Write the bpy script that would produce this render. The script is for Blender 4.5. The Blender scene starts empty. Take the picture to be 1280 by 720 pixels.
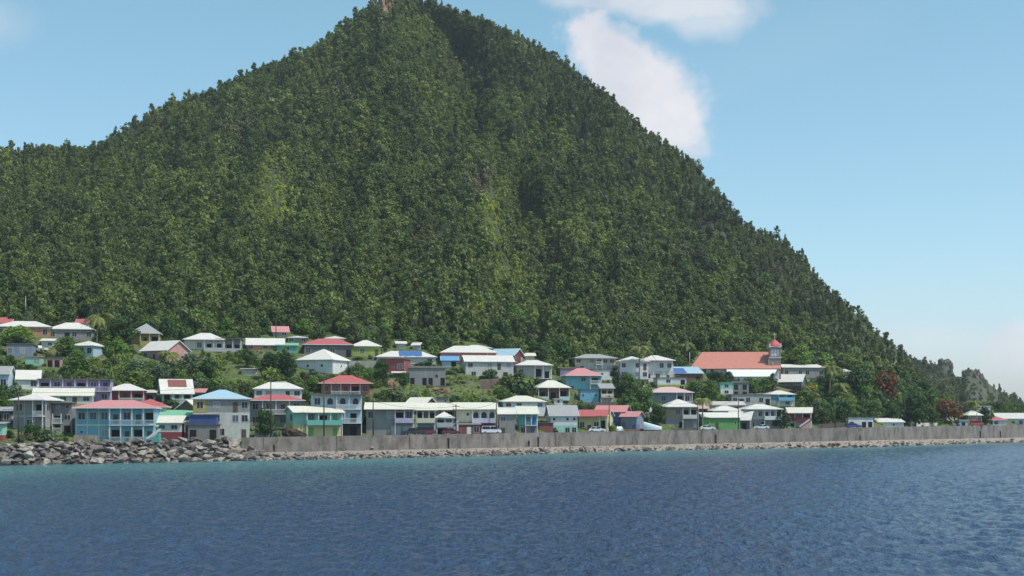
import bpy, bmesh, math, random, re
import numpy as np
from mathutils import Vector, Matrix, noise
R = math.radians
random.seed(7)
rng = np.random.default_rng(11)
# ------------------------------------------------------------------ camera, sky, sun, exposure
H0, F, HY = 8.2, 1758.0, 523.0          # camera height above the sea, focal length and horizon row for a 1280 px wide picture
scene = bpy.context.scene
col = scene.collection
cam_d = bpy.data.cameras.new('camera'); cam = bpy.data.objects.new('camera', cam_d); col.objects.link(cam)
cam.location = (0, 0, H0); cam.rotation_euler = (R(90), 0, 0)
cam_d.sensor_width = 36; cam_d.lens = 36 * F / 1280; cam_d.shift_y = (HY - 360) / 1280
cam_d.clip_start = .5; cam_d.clip_end = 30000
scene.camera = cam
SUN_EL, SUN_AZ = 58, 114               # elevation; compass bearing measured from +Y (away from camera) towards +X
wd = bpy.data.worlds.new('World'); scene.world = wd; wd.use_nodes = True
nt = wd.node_tree; nt.nodes.clear()
N = nt.nodes.new; L = nt.links.new
out = N('ShaderNodeOutputWorld'); bg = N('ShaderNodeBackground'); sky = N('ShaderNodeTexSky')
sky.sky_type = 'NISHITA'; sky.sun_disc = False
sky.sun_elevation = R(SUN_EL); sky.sun_rotation = R(SUN_AZ)
sky.air_density = 1.0; sky.dust_density = .6; sky.ozone_density = 1.0; sky.altitude = 0
bg.inputs[1].default_value = .13
# clouds of the sky, by direction: x/y and z/y of the view ray
tc = N('ShaderNodeTexCoord'); sp = N('ShaderNodeSeparateXYZ'); L(tc.outputs['Generated'], sp.inputs[0])
def mth(op, a, b=None, c=None, clamp=False):
    n = N('ShaderNodeMath'); n.operation = op; n.use_clamp = clamp
    for i, v in enumerate((a, b, c)):
        if v is None: continue
        if isinstance(v, (int, float)): n.inputs[i].default_value = v
        else: L(v, n.inputs[i])
    return n.outputs[0]
yy = mth('MAXIMUM', sp.outputs[1], .05)
su = mth('DIVIDE', sp.outputs[0], yy); sv = mth('DIVIDE', sp.outputs[2], yy)
cmb = N('ShaderNodeCombineXYZ'); L(su, cmb.inputs[0]); L(sv, cmb.inputs[1])
nz = N('ShaderNodeTexNoise'); nz.inputs['Scale'].default_value = 46; nz.inputs['Detail'].default_value = 6; nz.inputs['Roughness'].default_value = .58
L(cmb.outputs[0], nz.inputs['Vector'])
nz2 = N('ShaderNodeTexNoise'); nz2.inputs['Scale'].default_value = 11; nz2.inputs['Detail'].default_value = 5; nz2.inputs['Roughness'].default_value = .55
L(cmb.outputs[0], nz2.inputs['Vector'])
def blob(px, py, rx, ry, rot, soft, amt, n=nz, namp=.9):
    cu, cv = (px - 640) / F, (HY - py) / F
    du = mth('SUBTRACT', su, cu); dv = mth('SUBTRACT', sv, cv)
    c, s = math.cos(R(rot)), math.sin(R(rot))
    a = mth('DIVIDE', mth('ADD', mth('MULTIPLY', du, c), mth('MULTIPLY', dv, s)), rx / F)
    b = mth('DIVIDE', mth('SUBTRACT', mth('MULTIPLY', dv, c), mth('MULTIPLY', du, s)), ry / F)
    r = mth('SQRT', mth('ADD', mth('MULTIPLY', a, a), mth('MULTIPLY', b, b)))
    r = mth('ADD', r, mth('MULTIPLY', mth('SUBTRACT', n.outputs[0], .5), namp))
    m = N('ShaderNodeMapRange'); m.interpolation_type = 'SMOOTHSTEP'
    L(r, m.inputs[0]); m.inputs[1].default_value = 1 + soft; m.inputs[2].default_value = 1 - soft
    m.inputs[3].default_value = 0; m.inputs[4].default_value = amt
    return m.outputs[0]
masks = [blob(776, 84, 86, 42, -48, .3, .95, namp=1.2), blob(838, 140, 60, 40, -55, .4, .92, namp=1.3), blob(812, 132, 70, 60, -45, .35, .92, namp=1.1),
         blob(835, -2, 110, 30, -4, .4, .72), blob(880, 14, 60, 34, -10, .45, .55), blob(750, -10, 70, 24, 0, .4, .6), blob(-30, 30, 60, 30, 0, .6, .25),
         blob(1160, 425, 80, 24, 0, .8, .3, nz2, 1.3), blob(1288, 428, 60, 30, 10, .5, .6, nz2, 1.2),
         blob(1130, 395, 260, 40, 0, .8, .08, nz2, 1.6), blob(980, 60, 130, 30, 20, .8, .05, nz2, 1.6)]
mm = masks[0]
for k in masks[1:]: mm = mth('MAXIMUM', mm, k)
cb = N('ShaderNodeBackground'); cr_ = N('ShaderNodeValToRGB'); L(nz2.outputs[0], cr_.inputs[0]); cr_.color_ramp.elements[0].position = .35; cr_.color_ramp.elements[0].color = (.74, .76, .86, 1); cr_.color_ramp.elements[1].position = .62; cr_.color_ramp.elements[1].color = (.98, .96, .99, 1); L(cr_.outputs[0], cb.inputs[0]); cb.inputs[1].default_value = .92
tint = N('ShaderNodeMix'); tint.data_type = 'RGBA'; tint.blend_type = 'MULTIPLY'; tint.inputs[0].default_value = 1
L(sky.outputs[0], tint.inputs[6]); 
gr = N('ShaderNodeMapRange'); L(sp.outputs[2], gr.inputs[0]); gr.inputs[1].default_value = 0; gr.inputs[2].default_value = .35
gc = N('ShaderNodeValToRGB'); L(gr.outputs[0], gc.inputs[0]); ge = gc.color_ramp.elements
ge[0].color = (.86, .93, 1.28, 1); ge[1].color = (1.10, 1.42, 1.20, 1); q_ = ge.new(.3); q_.color = (1.02, 1.2, 1.24, 1)
L(gc.outputs[0], tint.inputs[7])
L(tint.outputs[2], bg.inputs[0])
ms = N('ShaderNodeMixShader'); L(mm, ms.inputs[0]); L(bg.outputs[0], ms.inputs[1]); L(cb.outputs[0], ms.inputs[2]); L(ms.outputs[0], out.inputs[0])
sun_d = bpy.data.lights.new('sun', 'SUN'); sun = bpy.data.objects.new('sun', sun_d); col.objects.link(sun)
sun_d.energy = 4.0; sun_d.angle = R(.5); sun_d.color = (1, .95, .88)
az, el = R(SUN_AZ), R(SUN_EL)
to_sun = Vector((math.sin(az) * math.cos(el), math.cos(az) * math.cos(el), math.sin(el)))
sun.rotation_euler = to_sun.to_track_quat('Z', 'Y').to_euler()
sun.location = (0, 0, 400)
vs = scene.view_settings; vs.view_transform = 'Standard'; vs.look = 'None'; vs.gamma = 1; vs.use_curve_mapping = False
vs.exposure = 0.0
scene.cycles.use_denoising = True
scene.cycles.max_bounces = 5; scene.cycles.diffuse_bounces = 3; scene.cycles.glossy_bounces = 2; scene.cycles.transmission_bounces = 3
scene.cycles.volume_bounces = 1; scene.cycles.transparent_max_bounces = 4
scene.cycles.sample_clamp_indirect = 6

# ------------------------------------------------------------------ helpers
def lin(c): return tuple(((x / 255) / 12.92 if x / 255 <= .04045 else ((x / 255 + .055) / 1.055) ** 2.4) for x in c)
def tag(o, label=None, cat=None, group=None, kind=None):
    if label: o['label'] = label
    if cat: o['category'] = cat
    if group: o['group'] = group
    if kind: o['kind'] = kind
    return o
def empty(name, loc, rz=0):
    o = bpy.data.objects.new(name, None); col.objects.link(o); o.location = loc; o.rotation_euler = (0, 0, rz)
    o.empty_display_size = .3
    return o
class MB:
    def __init__(s): s.v = []; s.f = []
    def add(s, vs, fs):
        b = len(s.v); s.v += [tuple(p) for p in vs]; s.f += [tuple(i + b for i in f) for f in fs]; return s
    def box(s, x0, x1, y0, y1, z0, z1):
        return s.add([(x0,y0,z0),(x1,y0,z0),(x1,y1,z0),(x0,y1,z0),(x0,y0,z1),(x1,y0,z1),(x1,y1,z1),(x0,y1,z1)],
                     [(0,3,2,1),(4,5,6,7),(0,1,5,4),(1,2,6,5),(2,3,7,6),(3,0,4,7)])
    def tube(s, pts, rad, n=8, cap=True):
        pts = [Vector(p) for p in pts]
        rad = rad if isinstance(rad, (list, tuple)) else [rad] * len(pts)
        vs = []; fs = []
        for i, p in enumerate(pts):
            t = (pts[min(i+1, len(pts)-1)] - pts[max(i-1, 0)]).normalized()
            u = t.orthogonal().normalized() if i == 0 else (u - t * u.dot(t)).normalized()
            w = t.cross(u)
            for k in range(n):
                a = 2 * math.pi * k / n
                vs.append(p + (u * math.cos(a) + w * math.sin(a)) * rad[i])
        for i in range(len(pts) - 1):
            for k in range(n):
                a = i*n+k; b = i*n+(k+1) % n
                fs.append((a, b, b+n, a+n))
        if cap: fs += [tuple(range(n))[::-1], tuple(range((len(pts)-1)*n, len(pts)*n))]
        return s.add(vs, fs)
    def prism(s, poly, y0, y1):                 # outline in x,z pushed along y
        n = len(poly)
        vs = [(x, y0, z) for x, z in poly] + [(x, y1, z) for x, z in poly]
        return s.add(vs, [tuple(range(n)), tuple(range(n, 2*n))[::-1]] + [((i+1) % n, i, i+n, (i+1) % n + n) for i in range(n)])
    def build(s, name, mat, parent=None, loc=None, smooth=False):
        me = bpy.data.meshes.new(name); me.from_pydata(s.v, [], s.f); me.update()
        if mat: me.materials.append(mat)
        if smooth: me.polygons.foreach_set('use_smooth', [True] * len(me.polygons))
        o = bpy.data.objects.new(name, me); col.objects.link(o)
        if parent: o.parent = parent
        if loc: o.location = loc
        return o
def np_mesh(name, verts, faces, mat=None, smooth=False):
    me = bpy.data.meshes.new(name); me.from_pydata(verts.tolist() if hasattr(verts, 'tolist') else verts, [], faces.tolist() if hasattr(faces, 'tolist') else faces)
    if mat: me.materials.append(mat)
    if smooth: me.polygons.foreach_set('use_smooth', [True] * len(me.polygons))
    me.update(); return me
def link(name, me, parent=None, loc=(0, 0, 0)):
    o = bpy.data.objects.new(name, me); col.objects.link(o); o.location = loc
    if parent: o.parent = parent
    return o
def copy_tree(o, parent=None):
    c = o.copy(); col.objects.link(c); c.parent = parent
    for ch in list(o.children): copy_tree(ch, c)
    return c
# ------------------------------------------------------------------ the lie of the land
ip = lambda x, xs, ys: float(np.interp(x, xs, ys))
SHX = [-1500, -700, 0, 300, 500, 620, 700, 880, 1080, 1280, 1600, 1800, 2000, 2300]
SHD = [140, 195, 244, 272, 294, 311, 335, 370, 400, 489, 757, 1150, 2200, 5000]
def shore(px): return ip(px, SHX, SHD)
def wall_d(px): return shore(px) + ip(px, [0, 300, 400, 700, 1280, 2300], [9, 9, 7.5, 6.5, 8, 12])
def wall_top_y(px): return 547 - .01633 * (px - 300) if px < 1280 else 531 - (px - 1280) * .005
def wall_bot_y(px): return 566.5 - .0199 * (px - 300) if px < 1280 else 547 - (px - 1280) * .012
def zat(py, D): return H0 + (HY - py) * D / F
def front_y(px): return ip(px, [-1500, 0, 140, 300, 340, 1280, 2300], [557, 555.5, 553, 549.5, 547.3, 531.6, 528])
def vd(px, py):                                 # distance of the village ground seen at this row
    k = ip(px, [0, 1000, 1200, 1600], [.85, .95, 1.4, 2.5])
    return wall_d(px) + 7.5 + k * max(front_y(px) - py, 0)
def wp(px, py, D=None):
    if D is None: D = vd(px, py)
    return Vector(((px - 640) / F * D, D, zat(py, D)))
FOX = [-1500, -700, 0, 200, 350, 480, 650, 750, 900, 1000, 1100, 1200, 1400, 2300]
FOY = [395, 395, 398, 402, 408, 424, 432, 440, 440, 448, 478, 512, 516, 517]
RGX = [-1500, -700, -400, -100, 0, 40, 75, 100, 130, 160, 190, 215, 250, 300, 350, 400, 440, 462, 474, 488, 505, 545, 569, 607, 640, 673, 707, 732, 757, 773, 802, 840, 861, 882, 902, 920, 940, 957, 984, 1003, 1030, 1053, 1081, 1103, 1120, 1140, 1160, 1175, 1192, 1215, 1400, 2300]
RGY = [300, 260, 235, 200, 190, 188, 186, 190, 178, 160, 140, 130, 120, 98, 76, 55, 30, 12, 0, -3, -4, 8, 18, 32, 45, 62, 85, 100, 123, 134, 163, 187, 202, 225, 246, 273, 288, 294, 306, 324, 358, 377, 402, 422, 438, 462, 482, 502, 515, 519, 514, 515]
RGY = [y + (5 if x < 440 else 0) - (2 if x < 130 else 0) for x, y in zip(RGX, RGY)]
RDX = [-1500, -700, 0, 100, 250, 480, 700, 900, 1100, 1200, 1300, 2300]
RDD = [620, 640, 690, 700, 730, 790, 760, 690, 600, 560, 640, 6000]
_vis = lambda x, y, s: noise.noise(Vector((x, y, s)))
def mount(px, u):                               # u 0..1 from the forest edge to the ridge -> row, distance
    yf, ys = ip(px, FOX, FOY), ip(px, RGX, RGY)
    Df, Dr = vd(px, yf), max(ip(px, RDX, RDD), vd(px, yf) + 40)
    # a spur runs down from the summit to the lower slope; behind it the ridge falls away to the sea side
    ys += 3.2 * _vis(px * .05, 1, 9) + 2.5 * _vis(px * .16, 2, 9); y = yf + (ys - yf) * u
    hgt = max(yf - ys, 0) / 430
    D = Df + (Dr - Df) * (.80 * u + .20 * u * u)
    env = math.sin(math.pi * min(u, 1)) ** .7
    q = px + .35 * (y - 300)
    g = _vis(q * .011, y * .0022, 3.1) * 74 + _vis(q * .028, y * .006, 8.7) * 40 + _vis(px * .06, y * .02, 1.7) * 9
    sx = 520 + (y - 20) * 1.27                  # the gully left of the back ridge
    t = (px - sx) / 45
    g += 32 * math.exp(-t * t) * (1 if px > 480 else 0)
    t2 = (px - (560 + .45 * (y - 60))) / 26
    g += 44 * math.exp(-t2 * t2)
    t3 = (px - (90 + .1 * (y - 200))) / 60
    g += 40 * math.exp(-t3 * t3)
    return y, D + g * env * hgt
def mp(px, u):
    y, D = mount(px, u); return wp(px, y, D)
def u_of(px, y):
    yf, ys = ip(px, FOX, FOY), ip(px, RGX, RGY); return (yf - y) / max(yf - ys, 1e-3)
# ------------------------------------------------------------------ materials
_M = {}
def newmat(name):
    m = bpy.data.materials.new(name); m.use_nodes = True; t = m.node_tree
    b = t.nodes['Principled BSDF']; return m, t, b
def nodes(t):
    def n(kind, **kw):
        x = t.nodes.new(kind)
        for k, v in kw.items(): setattr(x, k, v)
        return x
    return n
def mixc(t, fac, a, b, blend='MIX'):
    x = t.nodes.new('ShaderNodeMix'); x.data_type = 'RGBA'; x.blend_type = blend
    for i, v in ((0, fac), (6, a), (7, b)):
        if isinstance(v, (int, float)): x.inputs[i].default_value = v
        elif isinstance(v, tuple): x.inputs[i].default_value = (*v[:3], 1)
        else: t.links.new(v, x.inputs[i])
    return x.outputs[2]
def noisef(t, scale, detail=4, rough=.55, coord='Object', stretch=(1, 1, 1), lo=.35, hi=.65, rnd=False):
    c = t.nodes.new('ShaderNodeTexCoord'); mpn = t.nodes.new('ShaderNodeMapping'); mpn.inputs[3].default_value = stretch
    t.links.new(c.outputs[coord], mpn.inputs[0])
    if rnd:
        oi = t.nodes.new('ShaderNodeObjectInfo'); ml = t.nodes.new('ShaderNodeMath'); ml.operation = 'MULTIPLY'; ml.inputs[1].default_value = 90
        t.links.new(oi.outputs['Random'], ml.inputs[0]); cx = t.nodes.new('ShaderNodeCombineXYZ')
        for i in range(3): t.links.new(ml.outputs[0], cx.inputs[i])
        t.links.new(cx.outputs[0], mpn.inputs[1])
    n = t.nodes.new('ShaderNodeTexNoise'); n.inputs['Scale'].default_value = scale; n.inputs['Detail'].default_value = detail; n.inputs['Roughness'].default_value = rough
    t.links.new(mpn.outputs[0], n.inputs['Vector'])
    r = t.nodes.new('ShaderNodeMapRange'); t.links.new(n.outputs[0], r.inputs[0]); r.inputs[1].default_value = lo; r.inputs[2].default_value = hi
    return r.outputs[0], n.outputs[0]
def bump(t, b, h, strength=.3, dist=.05):
    x = t.nodes.new('ShaderNodeBump'); x.inputs['Strength'].default_value = strength; x.inputs['Distance'].default_value = dist
    t.links.new(h, x.inputs['Height']); t.links.new(x.outputs[0], b.inputs['Normal'])
def paint(rgb, dirt=.5, rough=.75):           # painted or rendered wall, rain streaked
    k = ('paint', rgb, dirt)
    if k in _M: return _M[k]
    m, t, b = newmat('wall_paint'); c = lin(rgb); gr_ = sum(c) / 3; c = tuple(x * .82 + gr_ * .16 for x in c)
    f, _ = noisef(t, .9, 6, .65, stretch=(1.6, 1.6, .35), lo=.38, hi=.64, rnd=True)
    f2, h = noisef(t, 5, 5, .6, lo=.3, hi=.75, rnd=True)
    g = sum(c) / 3
    worn = tuple(.42 * (x * .45 + g * .30) for x in c)
    dirty = mixc(t, f, c, tuple(x * (1 - dirt) + w * dirt for x, w in zip(c, worn)))
    out_ = mixc(t, f2, dirty, tuple(x * .86 for x in c))
    t.links.new(out_, b.inputs['Base Color']); b.inputs['Roughness'].default_value = rough
    bump(t, b, h, .25, .02); _M[k] = m; return m
def roofm(rgb, rust=.35):
    k = ('roof', rgb, rust)
    if k in _M: return _M[k]
    m, t, b = newmat('roof_sheet'); c = lin(rgb); gr_ = sum(c) / 3; c = tuple(x * .86 + gr_ * .12 for x in c)
    f, _ = noisef(t, .55, 6, .7, stretch=(1, 1, 1), lo=.42, hi=.68, rnd=True)
    f2, _ = noisef(t, 2.6, 4, .6, stretch=(2.2, .4, 1), lo=.4, hi=.7, rnd=True)
    old = tuple(x * .5 + .5 * r * .6 for x, r in zip(c, (.34, .22, .15)))
    a = mixc(t, f, c, tuple(x * (1 - rust) + o * rust for x, o in zip(c, old)))
    a = mixc(t, f2, a, tuple(x * .76 for x in c))
    t.links.new(a, b.inputs['Base Color']); b.inputs['Roughness'].default_value = .62
    tcn = t.nodes.new('ShaderNodeTexCoord'); w = t.nodes.new('ShaderNodeTexWave'); w.inputs['Scale'].default_value = 1.6; w.wave_profile = 'SIN'
    t.links.new(tcn.outputs['Object'], w.inputs['Vector']); bump(t, b, w.outputs[0], .5, .04)
    _M[k] = m; return m
def plain(name, rgb, rough=.6, metal=0, linear=False, spec=.5):
    k = (name, rgb, rough, metal)
    if k in _M: return _M[k]
    m, t, b = newmat(name); c = rgb if linear else lin(rgb)
    f, h = noisef(t, 3.0, 5, .6, lo=.3, hi=.75, rnd=True)
    t.links.new(mixc(t, f, tuple(c), tuple(x * .78 for x in c)), b.inputs['Base Color'])
    b.inputs['Roughness'].default_value = rough; b.inputs['Metallic'].default_value = metal; b.inputs['Specular IOR Level'].default_value = spec
    _M[k] = m; return m
def concrete(name='concrete', a=(118, 112, 105), bb=(70, 66, 62), big=.25, streak=True):
    k = (name, a, bb)
    if k in _M: return _M[k]
    m, t, b = newmat(name)
    f, _ = noisef(t, big * (2.6 if streak else 2), 7, .7, stretch=(1, 1, .42) if streak else (1, 1, 1), lo=.42, hi=.6)
    f2, h = noisef(t, 1.7, 6, .7, lo=.35, hi=.7)
    c1, c2 = lin(a), lin(bb)
    x = mixc(t, f, c1, c2); x = mixc(t, f2, x, tuple(v * .72 for v in c1))
    t.links.new(x, b.inputs['Base Color']); b.inputs['Roughness'].default_value = .9; bump(t, b, h, .6, .05)
    _M[k] = m; return m
def glass_m():
    k = 'glass'
    if k in _M: return _M[k]
    m, t, b = newmat('window_glass'); b.inputs['Base Color'].default_value = (.012, .015, .02, 1); b.inputs['Roughness'].default_value = .18
    b.inputs['Specular IOR Level'].default_value = .5; _M[k] = m; return m
dark_m = plain('dark_opening', (22, 21, 22), .9)
def foliage(name, dark, light, flower=None, mtn=False, trans=.25):
    m, t, b = newmat(name); n = nodes(t)
    oi = n('ShaderNodeObjectInfo'); geo = n('ShaderNodeNewGeometry'); at = n('ShaderNodeAttribute'); at.attribute_type = 'INSTANCER'; at.attribute_name = 'tint'
    at2 = n('ShaderNodeAttribute'); at2.attribute_type = 'INSTANCER'; at2.attribute_name = 'dry'
    rr = n('ShaderNodeMath'); rr.operation = 'MULTIPLY_ADD'; t.links.new(geo.outputs['Random Per Island'], rr.inputs[0]); rr.inputs[1].default_value = .35
    sc = n('ShaderNodeMath'); sc.operation = 'MULTIPLY'; t.links.new(oi.outputs['Random'], sc.inputs[0]); sc.inputs[1].default_value = .7
    t.links.new(sc.outputs[0], rr.inputs[2])
    c = mixc(t, rr.outputs[0], lin(dark), lin(light))
    c = mixc(t, at.outputs['Fac'], c, lin((176, 184, 84)))
    c = mixc(t, at2.outputs['Fac'], c, lin((122, 108, 92)))
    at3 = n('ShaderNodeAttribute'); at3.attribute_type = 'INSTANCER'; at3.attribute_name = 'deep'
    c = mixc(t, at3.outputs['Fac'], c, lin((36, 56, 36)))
    if flower:
        f, _ = noisef(t, .9, 3, .6, lo=.47, hi=.52)
        g2 = n('ShaderNodeMath'); g2.operation = 'GREATER_THAN'; t.links.new(geo.outputs['Random Per Island'], g2.inputs[0]); g2.inputs[1].default_value = .35
        mu = n('ShaderNodeMath'); mu.operation = 'MULTIPLY'; t.links.new(f, mu.inputs[0]); t.links.new(g2.outputs[0], mu.inputs[1])
        c = mixc(t, mu.outputs[0], c, lin(flower))
    t.links.new(c, b.inputs['Base Color']); b.inputs['Roughness'].default_value = .6; b.inputs['Specular IOR Level'].default_value = .3
    tr = n('ShaderNodeBsdfTranslucent'); t.links.new(c, tr.inputs[0]); ms_ = n('ShaderNodeMixShader'); ms_.inputs[0].default_value = trans
    t.links.new(b.outputs[0], ms_.inputs[1]); t.links.new(tr.outputs[0], ms_.inputs[2]); t.links.new(ms_.outputs[0], t.nodes['Material Output'].inputs[0])
    return m
FM = dict(
    forest=foliage('forest_leaves', (64, 84, 38), (128, 144, 74)),
    dark=foliage('dark_leaves', (34, 62, 30), (72, 100, 46)),
    mid=foliage('green_leaves', (50, 80, 36), (100, 126, 58)),
    bright=foliage('bright_leaves', (74, 112, 42), (128, 154, 66)),
    grey=foliage('grey_green_leaves', (76, 96, 66), (124, 142, 104)),
    palm=foliage('palm_leaves', (70, 92, 42), (150, 152, 80)),
    red=foliage('flowering_leaves', (54, 76, 38), (86, 104, 50), (186, 78, 44)),
    brown=foliage('russet_leaves', (60, 56, 34), (104, 92, 50), (150, 72, 40)),
    yellow=foliage('yellow_flower_leaves', (70, 96, 36), (120, 140, 50), (190, 160, 40)),
)
bark = plain('bark', (96, 84, 70), .95); pale_bark = plain('pale_bark', (140, 130, 116), .95)
# ------------------------------------------------------------------ ground sheet
def ground_mat():
    m, t, b = newmat('hillside_soil')
    f, _ = noisef(t, .09, 6, .65, lo=.4, hi=.6); f2, h = noisef(t, .8, 7, .75, lo=.4, hi=.58)
    x = mixc(t, f, lin((92, 116, 52)), lin((116, 112, 70))); x = mixc(t, f2, x, lin((54, 72, 34)))
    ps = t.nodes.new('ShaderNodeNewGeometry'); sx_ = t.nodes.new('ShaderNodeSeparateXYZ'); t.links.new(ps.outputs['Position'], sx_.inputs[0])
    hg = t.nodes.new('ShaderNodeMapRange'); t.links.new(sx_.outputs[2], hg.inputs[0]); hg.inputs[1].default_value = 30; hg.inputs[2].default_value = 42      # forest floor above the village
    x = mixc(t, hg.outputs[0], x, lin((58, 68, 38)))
    t.links.new(x, b.inputs['Base Color']); b.inputs['Roughness'].default_value = .95; bump(t, b, h, .8, .3); return m
PX = sorted(set(list(np.arange(-1500, -100, 40.)) + list(np.arange(-100, 1400, 6.)) + list(np.arange(1400, 2301, 30.))))
def base_z(px):                                  # foot of the wall; without a wall (west of it) the crest of the rocks
    zc = zat(front_y(px), wall_d(px) + 7.5)
    zw = zat(wall_bot_y(px), wall_d(px))
    k = ip(px, [288, 312], [0, 1]); return zc * (1 - k) + zw * k
def road_z(px): return zat(front_y(px), wall_d(px) + 7.5)
def xz(px, D, z): return ((px - 640) / F * D, D, z)
NV, NMN = 30, 70
cols_ = []
for px in PX:
    s, w = shore(px), wall_d(px); c = []
    c += [xz(px, max(s - 60, 20), -8), xz(px, s - 8, -1.6), xz(px, s, -.12)]
    c += [xz(px, s + (w - s) * .5, base_z(px) * (.5 if px < 300 else .25)), xz(px, w + .18, base_z(px) - (0 if px < 300 else .2))]
    c += [xz(px, w + .5, road_z(px) - .02), xz(px, w + 7.5, road_z(px) - .02)]
    yf, y0 = ip(px, FOX, FOY), front_y(px)
    for i in range(1, NV + 1):
        y = y0 + (yf - y0) * i / NV; D = vd(px, y)
        c.append(tuple(wp(px, y, D) + Vector((0, 0, .5 * _vis(px * .03, y * .06, 2)))))
    for i in range(1, NMN + 1):
        c.append(tuple(mp(px, i / NMN)))
    D, z = c[-1][1], c[-1][2]
    c += [xz(px, D + 40, z * .9), xz(px, D + 160, z * .55), xz(px, D + 420, z * .12 - 2), xz(px, max(D + 900, 2500), -3), xz(px, 12000, -3)]
    cols_.append(c)
nr = len(cols_[0]); V = [p for c in cols_ for p in c]
Fc = [(i*nr+j, (i+1)*nr+j, (i+1)*nr+j+1, i*nr+j+1) for i in range(len(cols_)-1) for j in range(nr-1)]
terrain = link('hillside', np_mesh('hillside', V, Fc, ground_mat(), True)); tag(terrain, kind='structure')
# bare tan rock at the summit
def strip_w(*a, **k): return strip(*a, **k)
def rocky_mat(name, a, b_, s=.15):
    m, t, b = newmat(name); f, _ = noisef(t, s, 7, .7, lo=.35, hi=.62); f2, h = noisef(t, s * 5, 7, .7, lo=.35, hi=.7)
    x = mixc(t, f, lin(a), lin(b_)); x = mixc(t, f2, x, tuple(v * .6 for v in lin(a)))
    t.links.new(x, b.inputs['Base Color']); b.inputs['Roughness'].default_value = .95; bump(t, b, h, 1, 1.0); return m
rock_tan = rocky_mat('tan_rock', (176, 146, 118), (120, 98, 76)); cliff_m = rocky_mat('cliff_rock', (126, 112, 106), (70, 68, 62), .1)
def outcrop(px, py, D, sx, sy, sz, mat, seed, name='rock_outcrop'):
    rg = random.Random(seed); bm = bmesh.new(); bmesh.ops.create_icosphere(bm, subdivisions=4, radius=1)
    for v in bm.verts:
        n_ = noise.fractal(v.co * 1.7 + Vector((seed, 0, 0)), 1, 2.1, 4) * .4 + noise.fractal(v.co * 5 + Vector((0, seed, 0)), .8, 2.2, 4) * .16
        v.co = v.co * (1 + n_); v.co = Vector((v.co.x * sx, v.co.y * sy, v.co.z * sz))
    me = bpy.data.meshes.new(name); bm.to_mesh(me); bm.free(); me.materials.append(mat)
    o = link(name, me, None, wp(px, py, D)); return o
# ------------------------------------------------------------------ beach strip, road, sea
def strip(name, mat, px0, px1, rows, step=6, jit=0):
    xs = np.arange(px0, px1 + .1, step); vs = []
    for px in xs:
        for r_ in rows:
            D, z = r_(px); vs.append(xz(px, D, z + (jit * _vis(px * .13, D * .4, 5) if jit else 0)))
    n = len(rows); fs = [(i*n+j, (i+1)*n+j, (i+1)*n+j+1, i*n+j+1) for i in range(len(xs)-1) for j in range(n-1)]
    return tag(link(name, np_mesh(name, vs, fs, mat, True)), kind='structure')
sand_m = rocky_mat('shore_gravel', (206, 188, 174), (168, 150, 136), .5)
strip('beach', sand_m, 286, 2200, [lambda p: (shore(p) - 1.5, -.35), lambda p: (shore(p) + .2, .0), lambda p: (shore(p) + (wall_d(p) - shore(p)) * .55, base_z(p) * .62 + .05), lambda p: (shore(p) + (wall_d(p) - shore(p)) * .66, base_z(p) * .98 + .04), lambda p: (wall_d(p) - .2, base_z(p) + .05)], jit=.16)
strip('rubble_ground', rocky_mat('rubble', (120, 110, 102), (64, 58, 54), .8), -900, 316, [lambda p: (shore(p) - 2.5, -.9), lambda p: (shore(p) + .1, .0), lambda p: (shore(p) + (wall_d(p) - shore(p)) * .5, base_z(p) * .5 + .12), lambda p: (wall_d(p) + .1, base_z(p) + .1), lambda p: (wall_d(p) + 1.6, road_z(p) + .06)], jit=.2)
asph = plain('asphalt', (66, 64, 62), .9)
strip('road', asph, 300, 2200, [lambda p: (wall_d(p) + .45, road_z(p) + .01), lambda p: (wall_d(p) + 6.2, road_z(p) + .01)])
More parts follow.
